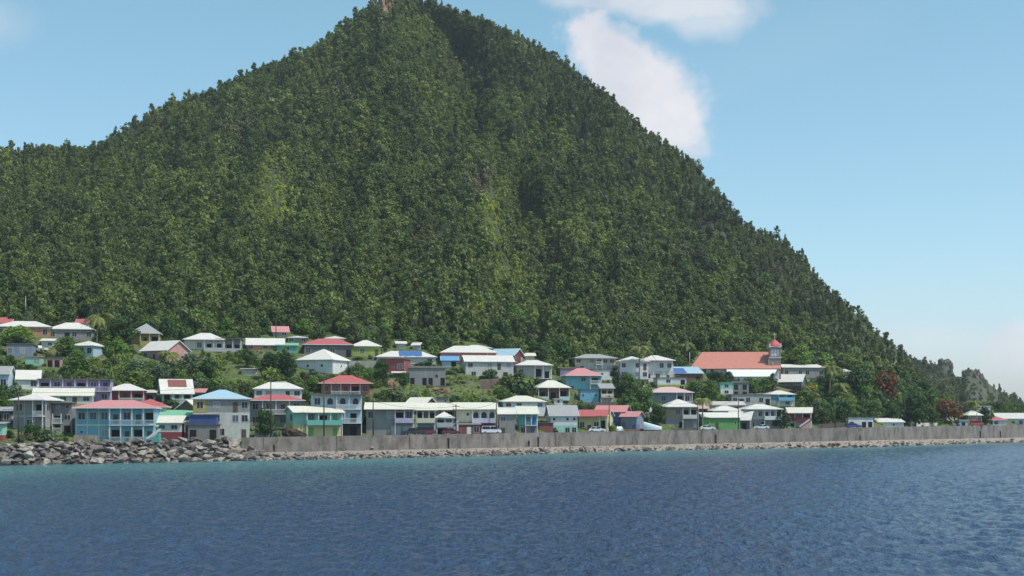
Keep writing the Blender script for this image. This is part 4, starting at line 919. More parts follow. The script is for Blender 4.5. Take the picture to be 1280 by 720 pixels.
h('grey open house with white gable roof next to the green house', 908, 948, 538, 524.5, 514.5, 'gable', 'dgrey', 'roofwhite', 'oo', -20, 7, backup=1)
h('weathered low house with dark patched roof above the green house roofs', 868, 932, 517, 506, 502, 'gable', 'grey', (196, 190, 184), 'w.o', 6, 6, rust=.5)
h('white two-storey house with white hip roof by the parked white car', 924, 977, 537, 511.5, 505, 'hip', ['grey', 'offwhite'], 'roofwhite', 'oow|w.wWWW', 7, 8, rail='solid', railc='white', backup=2)
h('mint and white narrow house near the church trees', 898, 916, 494, 479, 476.5, 'flat', ['white', 'mint'], 'roofgreen', 'w|w', 5, 5)
h('roofless grey concrete frame house with dark openings', 910, 936, 496, 478.5, 476.5, 'flat', 'concrete', 'roofgrey', 'oo|oo', 8, 6, parapet=.3)
h('long whitish grey apartment row on the mid slope below the church', 910, 964, 507, 493.5, 492.5, 'flat', 'lgrey', 'roofgrey', 'wow.wo', 7, 6)
h('house with white slab roof and bright blue balcony below the church', 956, 993, 508, 493, 488, 'hip', ['white', 'blue'], 'roofwhite', '.w|.WW', 6, 6, rail='solid', railc='blue')
h('red walled house with cream roof and pink outside stairs by the road', 981, 1021, 537, 515.5, 509.5, 'gable', ['offwhite', 'red'], 'roofcream', 'o.|.WW', -14, 7, side='w.', rail='solid', railc='red', backup=.5)
h('long grey building with white flat roof east of the church tower', 971, 1033, 472, 459.5, 455.5, 'shed', 'grey', 'roofwhite', 'w.ww.w', 10, 7)
h('small grey gabled house with white roof in front of the long grey building', 973, 1013, 489, 476.5, 468, 'gable', ['maroon', 'dgrey'], 'roofwhite', 'o.|w.w', -24, 7)
h('low green-sided hut among yellow flowering bushes', 1004, 1022, 488, 478, 476.5, 'flat', 'green', 'roofgrey', '.', 6, 4, name='hut', cat='hut')
h('small white roofed house under the dark spreading tree', 1048, 1064, 470, 465, 461, 'hip', 'lgrey', 'roofwhite', '.', 6, 5)
h('thin white shed roof among the grass of the western bank', 299, 323, 469, 465, 463, 'shed', 'offwhite', 'roofwhite', '.', 6, 4, name='shed', cat='shed')
h('small white roof peeping from the forest edge east of the yellow-green house', 492, 509, 436, 430, 427, 'gable', 'lgrey', 'roofwhite', '.', 10, 5)
h('second small white roof at the forest edge, nearer the red-orange house', 514, 529, 438, 432, 428.5, 'gable', 'lgrey', 'roofwhite', '.', -14, 5)
h('small pale roof just east of the maroon gabled house', 653, 670, 451, 445, 441.5, 'gable', 'cream', 'roofcream', '.', 8, 5)
h('small white shelter roof under the red walled house', 488, 511, 474, 467, 464.5, 'shed', 'brown', 'roofwhite', 'o', 6, 4, name='shelter', cat='shelter')
h('low white lower house under the beige two-storey house', 738, 773, 475, 462, 460.5, 'flat', 'white', 'roofgrey', 'ss.w', 6, 5)
h('low house with pinkish rusty roof behind the palm of the green house', 862, 886, 520, 510, 505, 'gable', 'brown', (200, 160, 150), '.o', 8, 5, rust=.6)
h('small white porch roof east of the red walled house with white columns', 177, 197, 502, 491, 488, 'shed', 'dgrey', 'roofwhite', 'o', 8, 4, name='porch', cat='porch')
h('plain grey house end on the slope between the violet blue and tan houses', 812, 830, 524, 514, 510, 'gable', 'lgrey', 'roofgrey', 'w', -12, 5)
# --- east end
h('unfinished low white walls and columns beside the road at the east', 1058, 1092, 536, 522, 521.5, 'flat', 'white', 'roofgrey', 'o.oo', 6, 3, name='ruined_building', cat='ruin')
h('low broken white wall with sloping top on the road at the east', 1092, 1132, 536, 528, 523, 'shed', 'white', 'roofwhite', 'o.s.', 10, 3, name='ruined_building', cat='ruin')
h('house with pink roof half hidden by the russet flowering tree', 1175, 1196, 526, 513, 505.5, 'hip', 'cream', 'roofpink', 'w.', 8, 7)
h('small white house with cream pyramid roof east of the russet tree', 1204, 1228, 531, 519, 511, 'hip', 'tan', 'roofcream', 'w.w', 8, 7)
h('larger white building behind the cream pyramid roof', 1206, 1237, 522, 508, 504, 'flat', 'offwhite', 'roofwhite', 'w..w', 6, 8)
h('pale blue kiosk beside the road at the east end', 1197, 1209, 534, 525.5, 524.5, 'flat', 'paleblue', 'roofwhite', 'o', 4, 3, name='kiosk', cat='kiosk')
h('white and mint house with red and white gable roofs at the east edge', 1243, 1290, 534, 523, 516.5, 'gable', ['white'], 'roofwhite', 'w.dw', -22, 8, fascia='red', backup=3)
h('white low house with dark red roof beside the gabled house at the east edge', 1236, 1258, 533, 525, 520.5, 'hip', 'white', 'roofred', 'w.', 6, 6)
h('long white building continuing past the east edge of the picture', 1285, 1330, 533, 524, 518, 'gable', 'white', 'roofred', 'w.w', 6, 8)
_r, (_w, _d, _h, _s, _q) = BH
_p = MB().box(-_w/2 - .03, -_w/2 + .24 * _w, -_d/2 - .05, -_d/2 - .004, 2 * _s + .05, _h - .02).build('wall_panel', paint(C['mustard']), _r); _p['label'] = 'yellow painted corner of the upper wall'
opening(_r, 'w', -_w/2 + .12 * _w, 2 * _s, 2.2, _s, -_d/2 - .05)
# --- the rusty patch on the steep roof, tarpaulins
def patch_on_roof(px, py, D, w, h_, tilt, mat, name, label, cat, rz=18):
    mb = MB(); n = 8
    for i in range(n):
        for j in range(4):
            x0, x1 = -w/2 + w*i/n, -w/2 + w*(i+1)/n; y0, y1 = -h_/2 + h_*j/4, -h_/2 + h_*(j+1)/4
            mb.add([(x0, y0, .05*_vis(x0*2, y0*2, 1)), (x1, y0, .05*_vis(x1*2, y0*2, 1)), (x1, y1, .05*_vis(x1*2, y1*2, 1)), (x0, y1, .05*_vis(x0*2, y1*2, 1))], [(0, 1, 2, 3)])
    o = mb.build(name, mat, None, wp(px, py, D)); o.rotation_euler = (R(tilt), 0, R(rz)); sm = o.modifiers.new('thick', 'SOLIDIFY'); sm.thickness = .03; return tag(o, label, cat) if label else o
roof_patch(RP, -.28, .34, .25, .9, (140, 74, 62), 'rusty_sheets', 'patch of rusty brown roof sheets', oy=1.5, lift=.16)
roof_patch(BT, -.12, .27, -.1, .85, (50, 104, 168), 'tarpaulin', 'bright blue tarpaulin', lift=.2)
roof_patch(BU, -.5, -.02, -.05, .7, (44, 100, 168), 'tarpaulin', 'bright blue tarpaulin', run=7, lift=.22)
# --- church
def church():
    D = vd(920, 474); k = D / F; root = empty('church', wp(921, 474, D) + Vector((0, 6, 0)), R(-4)); tag(root, 'long white church with salmon red roof and square bell tower', 'church')
    zb = zat(474, D); Wd = 56 * k * 2 ; hw = Wd / 2; zE = zat(459.5, D) - zb; zR = zat(440, D + 7) - zb
    MB().box(-hw + 1, hw - .4, -5, 6, -3, zE + .6).build('wall', paint(C['white'], .15), root)
    oh = .5; rm = roofm((204, 122, 102), .2)
    mb = MB(); A = [(-hw - .3, -6.2, zE - .3), (hw, -6.2, zE - .3), (hw, 0.5, zR), (-hw + 4.2, 0.5, zR), (-hw - .3, 7.2, zE - .3), (hw, 7.2, zE - .3)]
    B = [(x, y, z - .15) for x, y, z in A]
    mb.add(A + B, [(0, 1, 2, 3), (0, 3, 4), (3, 2, 5, 4), (1, 5, 2), (9, 8, 7, 6), (10, 9, 6), (10, 11, 8, 9), (7, 8, 11), (0, 6, 7, 1), (1, 7, 11, 5), (5, 11, 10, 4), (4, 10, 6, 0)]); mb.build('roof', rm, root)
    # white aisle roof in front, running under the eaves of the nave
    x0, x1 = -hw + 11.5, hw - 1.2
    ai = MB(); ai.add([(x0, -10.2, zat(471, D) - zb), (x1 - 1.8, -10.2, zat(471, D) - zb), (x1, -6.0, zE - .55), (x0, -6.0, zE - .5), (x0, -10.2, zat(471, D) - zb - .15), (x1 - 1.8, -10.2, zat(471, D) - zb - .15), (x1, -6.0, zE - .7), (x0, -6.0, zE - .65)],
        [(0, 1, 2, 3), (7, 6, 5, 4), (0, 4, 5, 1), (1, 5, 6, 2), (2, 6, 7, 3), (3, 7, 4, 0)]); ai.build('aisle_roof', roofm((236, 236, 234), .05), root)
    MB().box(x0 + .3, x1 - 2.2, -9.8, -5.02, -3, zat(471, D) - zb - .2).build('aisle_wall', paint(C['white'], .2), root)
    for i in range(7):
        xx = x0 + 1.5 + i * (x1 - x0 - 4) / 6; MB().prism([(xx - .35, -1.2), (xx + .35, -1.2), (xx + .35, -.1), (xx, .35), (xx - .35, -.1)], -9.84, -9.75).build('window', glass_m(), root)
    for xx in (-hw + 2.2, -hw + 4.6, -hw + 7.0): MB().box(xx - .5, xx + .5, -5.04, -4.9, zE - 1.8, zE - .2).build('window', glass_m(), root)
    # tower
    tx = (970 - 640) / F * (D + 1) - root.location.x; tw = 6.6 * k * 1.05; zt0 = zat(447.5, D) - zb; zt1 = zat(434, D) - zb; y0 = -3.2
    tm = paint((168, 140, 130), .3); wm = paint(C['white'], .1)
    tower = MB().box(tx - tw, tx + tw, y0 - tw, y0 + tw, -3, zt0).build('tower', tm, root)
    cor = MB().box(tx - tw - .2, tx + tw + .2, y0 - tw - .2, y0 + tw + .2, zt0, zt0 + .25).box(tx - tw - .2, tx + tw + .2, y0 - tw - .2, y0 + tw + .2, zt1, zt1 + .3); cor.build('cornice', wm, tower)
    bf = MB()
    for sx in (-1, 1):
        for sy in (-1, 1): bf.box(tx + sx * tw - (.5 if sx > 0 else 0), tx + sx * tw + (.5 if sx < 0 else 0), y0 + sy * tw - (.5 if sy > 0 else 0), y0 + sy * tw + (.5 if sy < 0 else 0), zt0 + .25, zt1)
    bf.box(tx - tw + .5, tx + tw - .5, y0 - tw + .35, y0 + tw - .35, zt0 + .25, zt1); bf.build('belfry', tm, tower)
    for i in (-1, 0, 1):
        xx = tx + i * tw * .5; MB().prism([(xx - .36, zt0 + .7), (xx + .36, zt0 + .7), (xx + .36, zt1 - .9), (xx, zt1 - .45), (xx - .36, zt1 - .9)], y0 - tw + .22, y0 - tw + .33).build('louvre', wm, tower)
    zc = zat(420, D) - zb; rr = tw * 1.28; prof = [(1.0, 0), (.86, .26), (.62, .52), (.28, .78), (.04, 1.0)]
    vs, fs = [], []
    for r_, q in prof:
        for a in range(8):
            th = (a + .5) * math.pi / 4; vs.append((tx + rr * r_ * math.cos(th), y0 + rr * r_ * math.sin(th), zt1 + .3 + (zc - zt1 - .3) * .72 * q))
    for i in range(4):
        for a in range(8): fs.append((i*8+a, i*8+(a+1) % 8, (i+1)*8+(a+1) % 8, (i+1)*8+a))
    fs += [tuple(range(7, -1, -1)), tuple(range(32, 40))]
    cu = MB().add(vs, fs).build('cupola', roofm((206, 82, 84), .05), tower)
    MB().box(tx - .06, tx + .06, y0 - .06, y0 + .06, zc - 1.6, zc + 1.2).box(tx - .4, tx + .4, y0 - .05, y0 + .05, zc + .5, zc + .64).build('cross', wm, cu)
    for sx in (-1, 1): MB().prism([(tx + sx * tw - .3, zt1 + .3), (tx + sx * tw + .3, zt1 + .3), (tx + sx * tw, zt1 + 1.5)], y0 - tw - .2, y0 - tw + .3).build('pinnacle', wm, tower)
    HL.append((917, 455, 110, 30, 'long white church'))
    FACADES.append((863, 972, 440, 471, D - 8, 34))
church()
# ------------------------------------------------------------------ trees and plants of the village
def T(px, yb, hp, wpx, kind, leafy, label, v=None, cat='tree', name=None, D=None, group=None, mask=False):
    D = D or vd(px, yb); k = D / F; v = v if v is not None else int(px * 7 + yb) % 5
    cat = 'bush' if kind == 'bush' else cat
    name = name or ('bush' if kind == 'bush' else 'leafy_tree')
    t = tree(name, kind, v, leafy, wp(px, yb, D) - Vector((0, 0, .25)), hp * k, wpx * k, label, cat, group, rz=(px * 1.7) % 6.28)
    FACADES.append((px - wpx / 2, px + wpx / 2, yb - hp, yb, D)) if mask else None
    return t
# distinct trees
T(152, 434, 42, 46, 'round', 'dark', 'big dark mango tree standing behind the coconut palm on the west slope')
T(149, 456, 34, 34, 'round', 'bright', 'bright green round tree just below the coconut palm')
T(24, 430, 24, 58, 'spread', 'bright', 'broad light green tree under the orange walled house')
T(83, 446, 27, 32, 'round', 'mid', 'green tree between the white shed roof and the pale blue-white house')
T(95, 474, 40, 38, 'round', 'mid', 'tall green tree below the pale blue-white house, above the purple house')
T(170, 476, 30, 40, 'round', 'grey', 'grey-green tree between the coconut palm and the pink gabled house')
T(200, 478, 26, 42, 'round', 'grey', 'grey-green tree under the pink gabled house')
T(238, 474, 34, 40, 'round', 'grey', 'pale grey-green tree under the white hip-roofed verandah house')
T(262, 476, 30, 34, 'round', 'mid', 'green tree below the flat grey terrace of columns')
T(310, 460, 26, 26, 'round', 'dark', 'dark round tree under the long red and white roof')
T(335, 474, 36, 34, 'round', 'dark', 'tall dark tree left of the white pyramid-roofed house, above the grass bank')
T(359, 476, 38, 30, 'round', 'dark', 'dark tree touching the corner of the white pyramid-roofed house')
T(331, 549, 42, 32, 'round', 'dark', 'dark roadside tree in front of the red-roofed grey house')
T(398, 480, 11, 36, 'spread', 'mid', 'low green tree between the white pyramid-roofed house and the red house')
T(478, 482, 34, 28, 'round', 'dark', 'dark tree in front of the red walled house')
T(504, 484, 20, 20, 'round', 'dark', 'small dark tree beside the grey concrete block house')
T(439, 470, 13, 28, 'spread', 'mid', 'green tree to the east of the white pyramid-roofed house')
T(655, 496, 30, 32, 'round', 'bright', 'dense round bright green tree on the slope by the long white roof')
T(625, 432, 36, 34, 'round', 'dark', 'large dark forest tree above the red-orange house')
T(645, 418, 34, 36, 'round', 'bright', 'large bright green forest tree above the maroon house')
T(768, 492, 38, 18, 'tall', 'dark', 'dark narrow tree right below the white long two-storey house')
T(786, 500, 34, 28, 'round', 'mid', 'green tree under the tall palm on the mid slope')
T(805, 516, 36, 34, 'round', 'mid', 'green tree above the small blue cottage')
T(822, 532, 30, 26, 'round', 'dark', 'dark tree west of the tan pyramid-roofed house')
T(790, 526, 26, 30, 'round', 'bright', 'bright green tree behind the small blue cottage')
T(893, 480, 18, 28, 'round', 'dark', 'dark dense tree in front of the church nave, at its west end')
T(911, 478, 15, 16, 'round', 'dark', 'dark clipped tree next to the white church aisle')
T(868, 500, 28, 34, 'round', 'mid', 'green tree between the bluish grey house and the mint narrow house')
T(889, 504, 30, 26, 'round', 'mid', 'green tree behind the weathered low house')
T(938, 494, 24, 26, 'round', 'mid', 'green tree below the middle of the church aisle')
T(953, 492, 22, 26, 'round', 'bright', 'bright green tree below the church tower')
T(966, 488, 24, 14, 'tall', 'dark', 'narrow dark tree beside the east end of the church')
T(977, 541, 34, 30, 'round', 'dark', 'dark tree between the white hip-roofed house and the red walled house')
T(1003, 462, 34, 36, 'round', 'bright', 'large bright green tree behind the church tower')
T(1073, 500, 40, 48, 'spread', 'dark', 'wide flat-topped dark tree on the eastern slope')
T(1107, 506, 42, 44, 'spread', 'red', 'flame tree with red blossom on the eastern slope', name='flame_tree')
T(1144, 535, 46, 42, 'round', 'dark', 'big dark tree on the road, west of the russet flowering tree')
T(1116, 531, 26, 26, 'round', 'dark', 'dark round tree behind the broken white wall')
T(1182, 529, 31, 46, 'spread', 'brown', 'russet flowering tree over the house with pink roof', name='flame_tree')
T(1164, 532, 24, 22, 'round', 'mid', 'green tree between the big dark tree and the russet tree')
T(1217, 524, 22, 20, 'round', 'mid', 'green tree in front of the larger white building at the east')
T(1230, 533, 26, 22, 'round', 'dark', 'dark tree next to the cream pyramid-roofed house')
T(1013, 496, 18, 24, 'bush', 'yellow', 'bush covered with yellow flowers east of the grey gabled house', name='flowering_bush')
T(1062, 497, 16, 22, 'bush', 'yellow', 'bush dotted with yellow flowers below the wide flat-topped tree', name='flowering_bush')
T(1030, 530, 30, 30, 'round', 'mid', 'green tree east of the red walled house with cream roof')
T(1052, 526, 28, 34, 'round', 'mid', 'green tree behind the unfinished white walls')
T(1090, 526, 28, 30, 'round', 'mid', 'green tree uphill of the broken white wall')
T(533, 460, 10, 48, 'bush', 'mid', 'plants growing over the roof of the concrete block house', name='bush')
T(612, 476, 16, 34, 'bush', 'mid', 'light green bush in front of the cream and grey gabled house')
T(280, 420, 9, 34, 'spread', 'bright', 'yellow-green tree top behind the white verandah house')
T(555, 437, 9, 20, 'bush', 'bright', 'yellow-green bush by the corner of the red-orange house')
T(20, 496, 18, 30, 'bush', 'grey', 'greyish bush beside the white hip roof at the west end')
T(60, 551, 20, 40, 'bush', 'grey', 'scrubby bush on the bank below the grey two-storey house')
T(36, 549, 26, 24, 'bush', 'dark', 'dark scrub on the bank beside the mint shed')
T(346, 549, 14, 18, 'bush', 'grey', 'pale bush at the foot of the mint green house')
T(367, 530, 9, 14, 'bush', 'dark', 'dark little bush against the gable of the mint green house')
T(694, 545, 10, 14, 'bush', 'dark', 'dark little bush before the old white house')
T(764, 540, 10, 14, 'bush', 'mid', 'little green bush between the yellow house and the blue cottage')
T(690, 420, 30, 40, 'round', 'mid', 'broad green forest tree uphill of the long white roof')
T(905, 437, 26, 34, 'round', 'bright', 'bright green forest tree behind the church roof')
T(700, 452, 30, 36, 'round', 'dark', 'dark tree left of the beige two-storey house')
T(668, 446, 20, 36, 'round', 'mid', 'green tree behind the grey house with long white roof')
for a_ in [(121, 434, 42, 'tall coconut palm with yellowing fronds above the pale blue-white house', 3, 4.6, .5), (799, 478, 46, 'tall coconut palm in front of the two white two-storey houses', 5, 4.3, .3),
           (855, 452, 24, 'short palm with yellowing fronds beside the west end of the church', 8, 3.2, .4), (1037, 500, 44, 'dark feathery palm on the eastern slope near the long grey building', 11, 3.8, .5),
           (1052, 508, 30, 'smaller palm beside the dark feathery palm', 13, 3.2, -.5), (878, 536, 40, 'palm rising behind the bright green house', 15, 3.2, .2), (1216, 528, 28, 'palm in front of the pale crag at the east end', 17, 3.0, .2),
           (210, 458, 20, 'low palm under the eaves of the pink gabled house', 19, 3.0, .2), (574, 447, 22, 'small palm behind the red-orange house', 21, 2.6, .2)]:
    px, yb, hp, lb, sd, sprd, lean = a_; D = vd(px, yb); palm(wp(px, yb, D), hp * D / F, lb, sd, sprd * 1.25, lean=lean)
for i, (px, yb, hp) in enumerate([(562, 482, 20), (568, 470, 18), (577, 480, 16)]):
    D = vd(px, yb); palm(wp(px, yb, D), hp * D / F * .8, 'banana-like palm in the clump beside the concrete block house', 30 + i, 1.9, group='young palms beside the concrete block house', lean=.2)
# ordinary trees scattered between the houses, none in front of a facade
MASK = list(FACADES)
def hides(px, yb, hp, wpx, D, keep=.3):
    for x0, x1, yt, ybb, Df, *ex in MASK:
        if D < Df + 1.5 and px + wpx / 2 > x0 and px - wpx / 2 < x1 and yb - hp < ybb - keep * (ybb - yt) and yb > yt: return True
        if D < Df + (ex[0] if ex else 10) and D > Df - 1 and x0 - 2 < px < x1 + 2 and yt < yb + 12: return True      # would stand inside the house
    return False
GRASS = [(306, 470, 40, 14), (515, 493, 50, 9), (594, 492, 36, 17), (540, 492, 20, 8), (1040, 540, 5, 5), (690, 503, 12, 6)]
ing = lambda px, y: any(((px - a) / c) ** 2 + ((y - b) / d) ** 2 < 1 for a, b, c, d in GRASS)
KT = [('round', 'mid', 'mid green leafy tree growing between the hillside houses', 'mid green trees between the houses'), ('round', 'dark', 'dark green leafy tree growing between the hillside houses', 'dark green trees between the houses'),
      ('round', 'bright', 'light green leafy tree growing between the hillside houses', 'light green trees between the houses'), ('round', 'grey', 'grey-green leafy tree growing between the hillside houses', 'grey-green trees between the houses'), ('tall', 'mid', 'slim green tree growing between the hillside houses', 'slim trees between the houses')]
USED = set()
def auto_label(t, px, y, look):
    c = min(HL, key=lambda q: math.hypot(max(abs(px - q[0]) - q[2] / 2, 0), 1.3 * max(abs(y - 8 - q[1]) - q[3] / 2, 0)) + .08 * abs(px - q[0]))
    dx, dy = (px - c[0]) / c[2], (y - 8 - c[1]) / max(c[3], 8)
    rel = ('above' if dy < 0 else 'below') if abs(dy) * .7 > abs(dx) else ('east of' if dx > 0 else 'west of')
    ws = c[4].split(); room = 16 - len(look.split()) - len(rel.split()) - 1
    if len(ws) > room:
        cut = [i for i in range(4, room + 1) if ws[i] in ('with', 'behind', 'beside', 'above', 'below', 'by', 'and', 'in', 'on', 'under', 'near', 'between', 'of', 'before', 'next', 'west', 'east', 'at', 'tucked', 'rising', 'hidden', 'over', 'to', 'continuing')]
        ws = ws[:cut[-1] if cut else room]
        while ws[-1] in ('the', 'and', 'with', 'of', 'a', 'by', 'in', 'half'): ws = ws[:-1]
    lb = f'{look} {rel} the ' + ' '.join(ws)
    cands = [lb] + [f'{look} {max(1, round(abs(dy)))} roof-heights {v} and {u} the ' + ' '.join(ws[:6]) for v, u in [('up' if dy < 0 else 'down', 'east of' if dx > 0 else 'west of')]]
    cands += [w_ + ' ' + c_ for c_ in cands for w_ in (('small' if t.scale.z < .7 else 'tall'), 'thin' if t.scale.x < .7 else 'broad')]
    for c_ in cands:
        c_ = re.sub(r'( (the|and|with|of|a|by|in|half|at|on|under|behind|above|below|beside|over|near|between|next|from))+$', '', c_)
        if c_ not in USED and len(c_.split()) <= 16: lb = c_; break
    USED.add(lb); t['label'] = lb
for o_, (p_, px_, y_) in zip([o for o in col.objects if o.name.startswith('forest_tree') and not o.parent], near_pts):
    px_ = 640 + F * o_.location.x / o_.location.y; y_ = HY - F * (o_.location.z - H0) / o_.location.y
    o_.scale = o_.scale; auto_label(o_, px_, y_, 'forest tree')
g2 = random.Random(21); placed = []; tries = 0
while len(placed) < 280 and tries < 9000:
    tries += 1; px = g2.uniform(-30, 1192); y = g2.uniform(ip(px, FOX, FOY) - 2, front_y(px) - 4)
    hp, wq = g2.uniform(10, 23), g2.uniform(13, 26); D = vd(px, y)
    if ing(px, y) or hides(px, y, hp, wq, D): continue
    if any(abs(px - a) < 11 and abs(y - b) < 6 for a, b in placed): continue
    placed.append((px, y)); kd, lf, lb, gp = KT[g2.choices(range(5), [5, 3, 2, 2, 1])[0]]
    auto_label(T(px, y, hp, wq if kd == 'round' else wq * .55, kd, lf, lb, v=g2.randrange(5), group=gp), px, y, {'mid': 'green tree', 'dark': 'dark green tree', 'bright': 'light green tree', 'grey': 'grey-green tree'}[lf] if kd == 'round' else 'slim green tree')
print('village trees', len(placed))
# undergrowth
bush_src = bpy.data.collections.new('bush kinds'); wsrc = src
nb = 0
for i, (lf) in enumerate(['mid', 'mid', 'bright', 'dark', 'grey', 'mid', 'bright', 'mid']):
    px, y = [(300, 455), (470, 497), (500, 489), (590, 509), (740, 509), (1030, 520), (345, 482), (570, 503)][i]
    t = T(px, y, 8, 12, 'bush', lf, ['round bush', 'spreading bush', 'light green bush', 'dark bush', 'grey-green bush', 'leafy bush', 'low light bush', 'small green bush'][i] + ' ' + ['above the grass bank by the dark trees', 'on the bank over the long grey house', 'on the grass over the long pale roof', 'behind the cream and yellow house', 'under the blue cube house', 'on the slope east of the cream roof', 'at the foot of the grass bank', 'behind the balcony of the beige house'][i], v=i)
    bush_src.objects.link(t.children[0] if 'foliage' in t.children[0].name else t.children[1])
def samp_v():
    px = g.uniform(-90, 1420); y = g.uniform(ip(px, FOX, FOY) - 6, front_y(px) - 1.5)
    D = vd(px, y); sz = g.choice([.55, .8, 1.0, 1.4, 1.9]) if y < front_y(px) - 8 else .5
    if ing(px, y):
        if g.random() < .25: return None
        sz = g.choice([.25, .35, .5])
    if px > 1190: sz = min(sz, .7)
    hp = 2.8 * sz * F / D
    if hides(px, y, hp, 3 * F / D * sz, D, .22):
        if g.random() < .75: return None
        sz = .32; hp = 2.8 * sz * F / D
        if hides(px, y, hp, 3, D, .3): return None
    return wp(px, y, D) - Vector((0, 0, .2)), px, y, sz, 0
_src = src; src = bush_src; PATCH0, PATCH = PATCH, [(306, 470, 44, 16, .6), (515, 493, 54, 12, .6), (590, 492, 44, 22, .4), (40, 540, 60, 12, .2), (900, 470, 60, 14, .2)]; DRY0, DRY = DRY, [(40, 545, 60, 14, .7), (545, 480, 12, 14, .6), (740, 505, 20, 8, .5)]
wood('undergrowth', samp_v, 8000, 'green bushes and creepers filling the slope between the houses', 1)
src = _src; PATCH, DRY = PATCH0, DRY0
def samp_e():                                   # lower edge of the wood, running down behind the top houses
    px = g.uniform(-90, 1185); yf = ip(px, FOX, FOY); y = yf + g.uniform(-8, 16); D = vd(px, y)
    if y < yf: y, D = mount(px, min((yf - y) / max(yf - ip(px, RGX, RGY), 20), 1))
    if hides(px, y, 14, 16, D, .3): return None
    return wp(px, y, D) - Vector((0, 0, .3)), px, y, g.uniform(.7, 1.1), 0
wood('forest_edge', samp_e, 900, 'young trees along the lower fringe of the mountain forest', 1)
# ------------------------------------------------------------------ retaining walls, posts, wires
def rwall(x0, y0, x1, y1, hpx, label, a=(128, 118, 110), b_=(84, 78, 74), th=.4):
    vs, fs = [], []; n = 10
    for i in range(n + 1):
        px = x0 + (x1 - x0) * i / n; y = y0 + (y1 - y0) * i / n; D = vd(px, y); zb, zt = zat(y, D) - .6, zat(y - hpx, D)
        for dD, z in ((0, zb), (0, zt), (th, zt), (th, zb)): vs.append(xz(px, D + dD, z + (.07 * _vis(px, 3, 1) if z == zt else 0)))
    for i in range(n):
        for j in range(3): fs.append((i*4+j, (i+1)*4+j, (i+1)*4+j+1, i*4+j+1))
    fs += [(0, 1, 2, 3), (n*4+3, n*4+2, n*4+1, n*4)]
    tag(link('retaining_wall', np_mesh('retaining_wall', vs, fs, concrete('wall_stone', a, b_, .5))), label, 'wall')
rwall(78, 473, 142, 473, 12, 'long stained grey retaining wall above the purple house')
rwall(600, 486, 652, 484, 12, 'old brownish stone retaining wall below the cream and grey gabled house', (126, 108, 100), (84, 72, 66))
rwall(436, 462, 474, 462, 11, 'pale grey garden wall between the yellow-green house and red house', (160, 156, 152), (120, 116, 112))
rwall(722, 512, 768, 510, 8, 'dark stone retaining wall under the blue cube house', (100, 92, 88), (70, 64, 62))
rwall(92, 553, 122, 553, 9, 'low rubble wall before the west corner of the sky blue house', (150, 132, 120), (100, 90, 84))
rwall(780, 542, 820, 540, 5, 'low brown garden wall before the small blue cottage', (128, 92, 84), (90, 74, 70))
rwall(1022, 536, 1056, 534, 6, 'dark sloping bank wall west of the unfinished white walls', (96, 86, 80), (70, 62, 58))
rwall(1138, 533, 1172, 532, 4, 'low white wall running beneath the big dark roadside tree', (214, 208, 200), (170, 164, 156))
rwall(318, 549, 352, 548.5, 10, 'grey boundary wall beside the roadside tree', (140, 138, 138), (100, 98, 98))
rwall(232, 452, 268, 451, 4, 'low grey garden wall below the verandah house terrace', (130, 128, 124), (90, 88, 84))
rwall(306, 450, 352, 449, 5, 'stained concrete yard wall below the long red and white roof', (142, 136, 128), (92, 88, 82))
rwall(556, 512, 566, 512, 5, 'short grey block wall beside the grey block house', (120, 116, 112), (84, 80, 76))
rwall(700, 473, 712, 473, 5, 'small blue painted wall before the cyan house', (90, 140, 170), (70, 100, 120))
rwall(770, 487, 806, 487, 5, 'white yard wall below the white long two-storey house', (196, 192, 184), (140, 136, 130))
rwall(806, 522, 824, 522, 6, 'grey yard wall just west of the tan pyramid-roofed house', (126, 120, 114), (86, 82, 78))
rwall(934, 497, 962, 496, 5, 'long low grey wall above the whitish apartment row', (150, 146, 140), (100, 96, 92))
rwall(978, 497, 1004, 496, 5, 'grey yard wall under the small grey gabled house', (134, 128, 122), (90, 86, 82))
rwall(842, 541, 872, 539.5, 5, 'low dark roadside wall before the tan house lower wing', (104, 96, 90), (74, 70, 66))
rwall(0, 462, 30, 461, 5, 'brown yard wall at the west under the dark blue-grey house', (120, 100, 86), (84, 72, 64))
rwall(205, 500, 226, 499, 4, 'grey step wall under the rusty patched roof house', (130, 126, 122), (90, 86, 84))
rwall(655, 509, 690, 508, 5, 'stone bank wall below the brown walled low house', (124, 112, 102), (84, 76, 70))
rwall(500, 503, 512, 503, 5, 'short broken wall end on the grass over the long pale roofs', (170, 160, 150), (120, 110, 100))
outcrop(490, 484, vd(490, 484), 1.9, 1.5, 1.6, rock_tan, 21, 'bare_earth_rock'); tag(bpy.data.objects['bare_earth_rock'], 'tan bare boulder on the slope below the red walled house', 'rock')
outcrop(545, 489, vd(545, 489), 3.2, 1.5, .8, rock_tan, 22, 'earth_bank'); tag(bpy.data.objects['earth_bank'], 'tan patch of bare earth below the concrete block house', 'earth bank')
outcrop(365, 546, wall_d(365) + 9, 2.6, 1.6, 1.5, rocky_mat('brown_bank', (120, 98, 84), (84, 72, 62), .6), 23, 'earth_bank'); tag(bpy.data.objects['earth_bank.001'], 'brown earth bank at the foot of the mint green gable', 'earth bank')
outcrop(661, 426, mount(661, u_of(661, 426))[1], 2.2, 2, 3.2, rocky_mat('scar_rock', (158, 146, 132), (110, 100, 88), .6), 25, 'rock_scar'); tag(bpy.data.objects['rock_scar'], 'pale bare scar of earth in the forest above the maroon house', 'rock')
wood_pole = plain('pole_wood', (74, 66, 60), .9); steel = plain('galvanised', (150, 150, 148), .5, .5)
POLES = {}
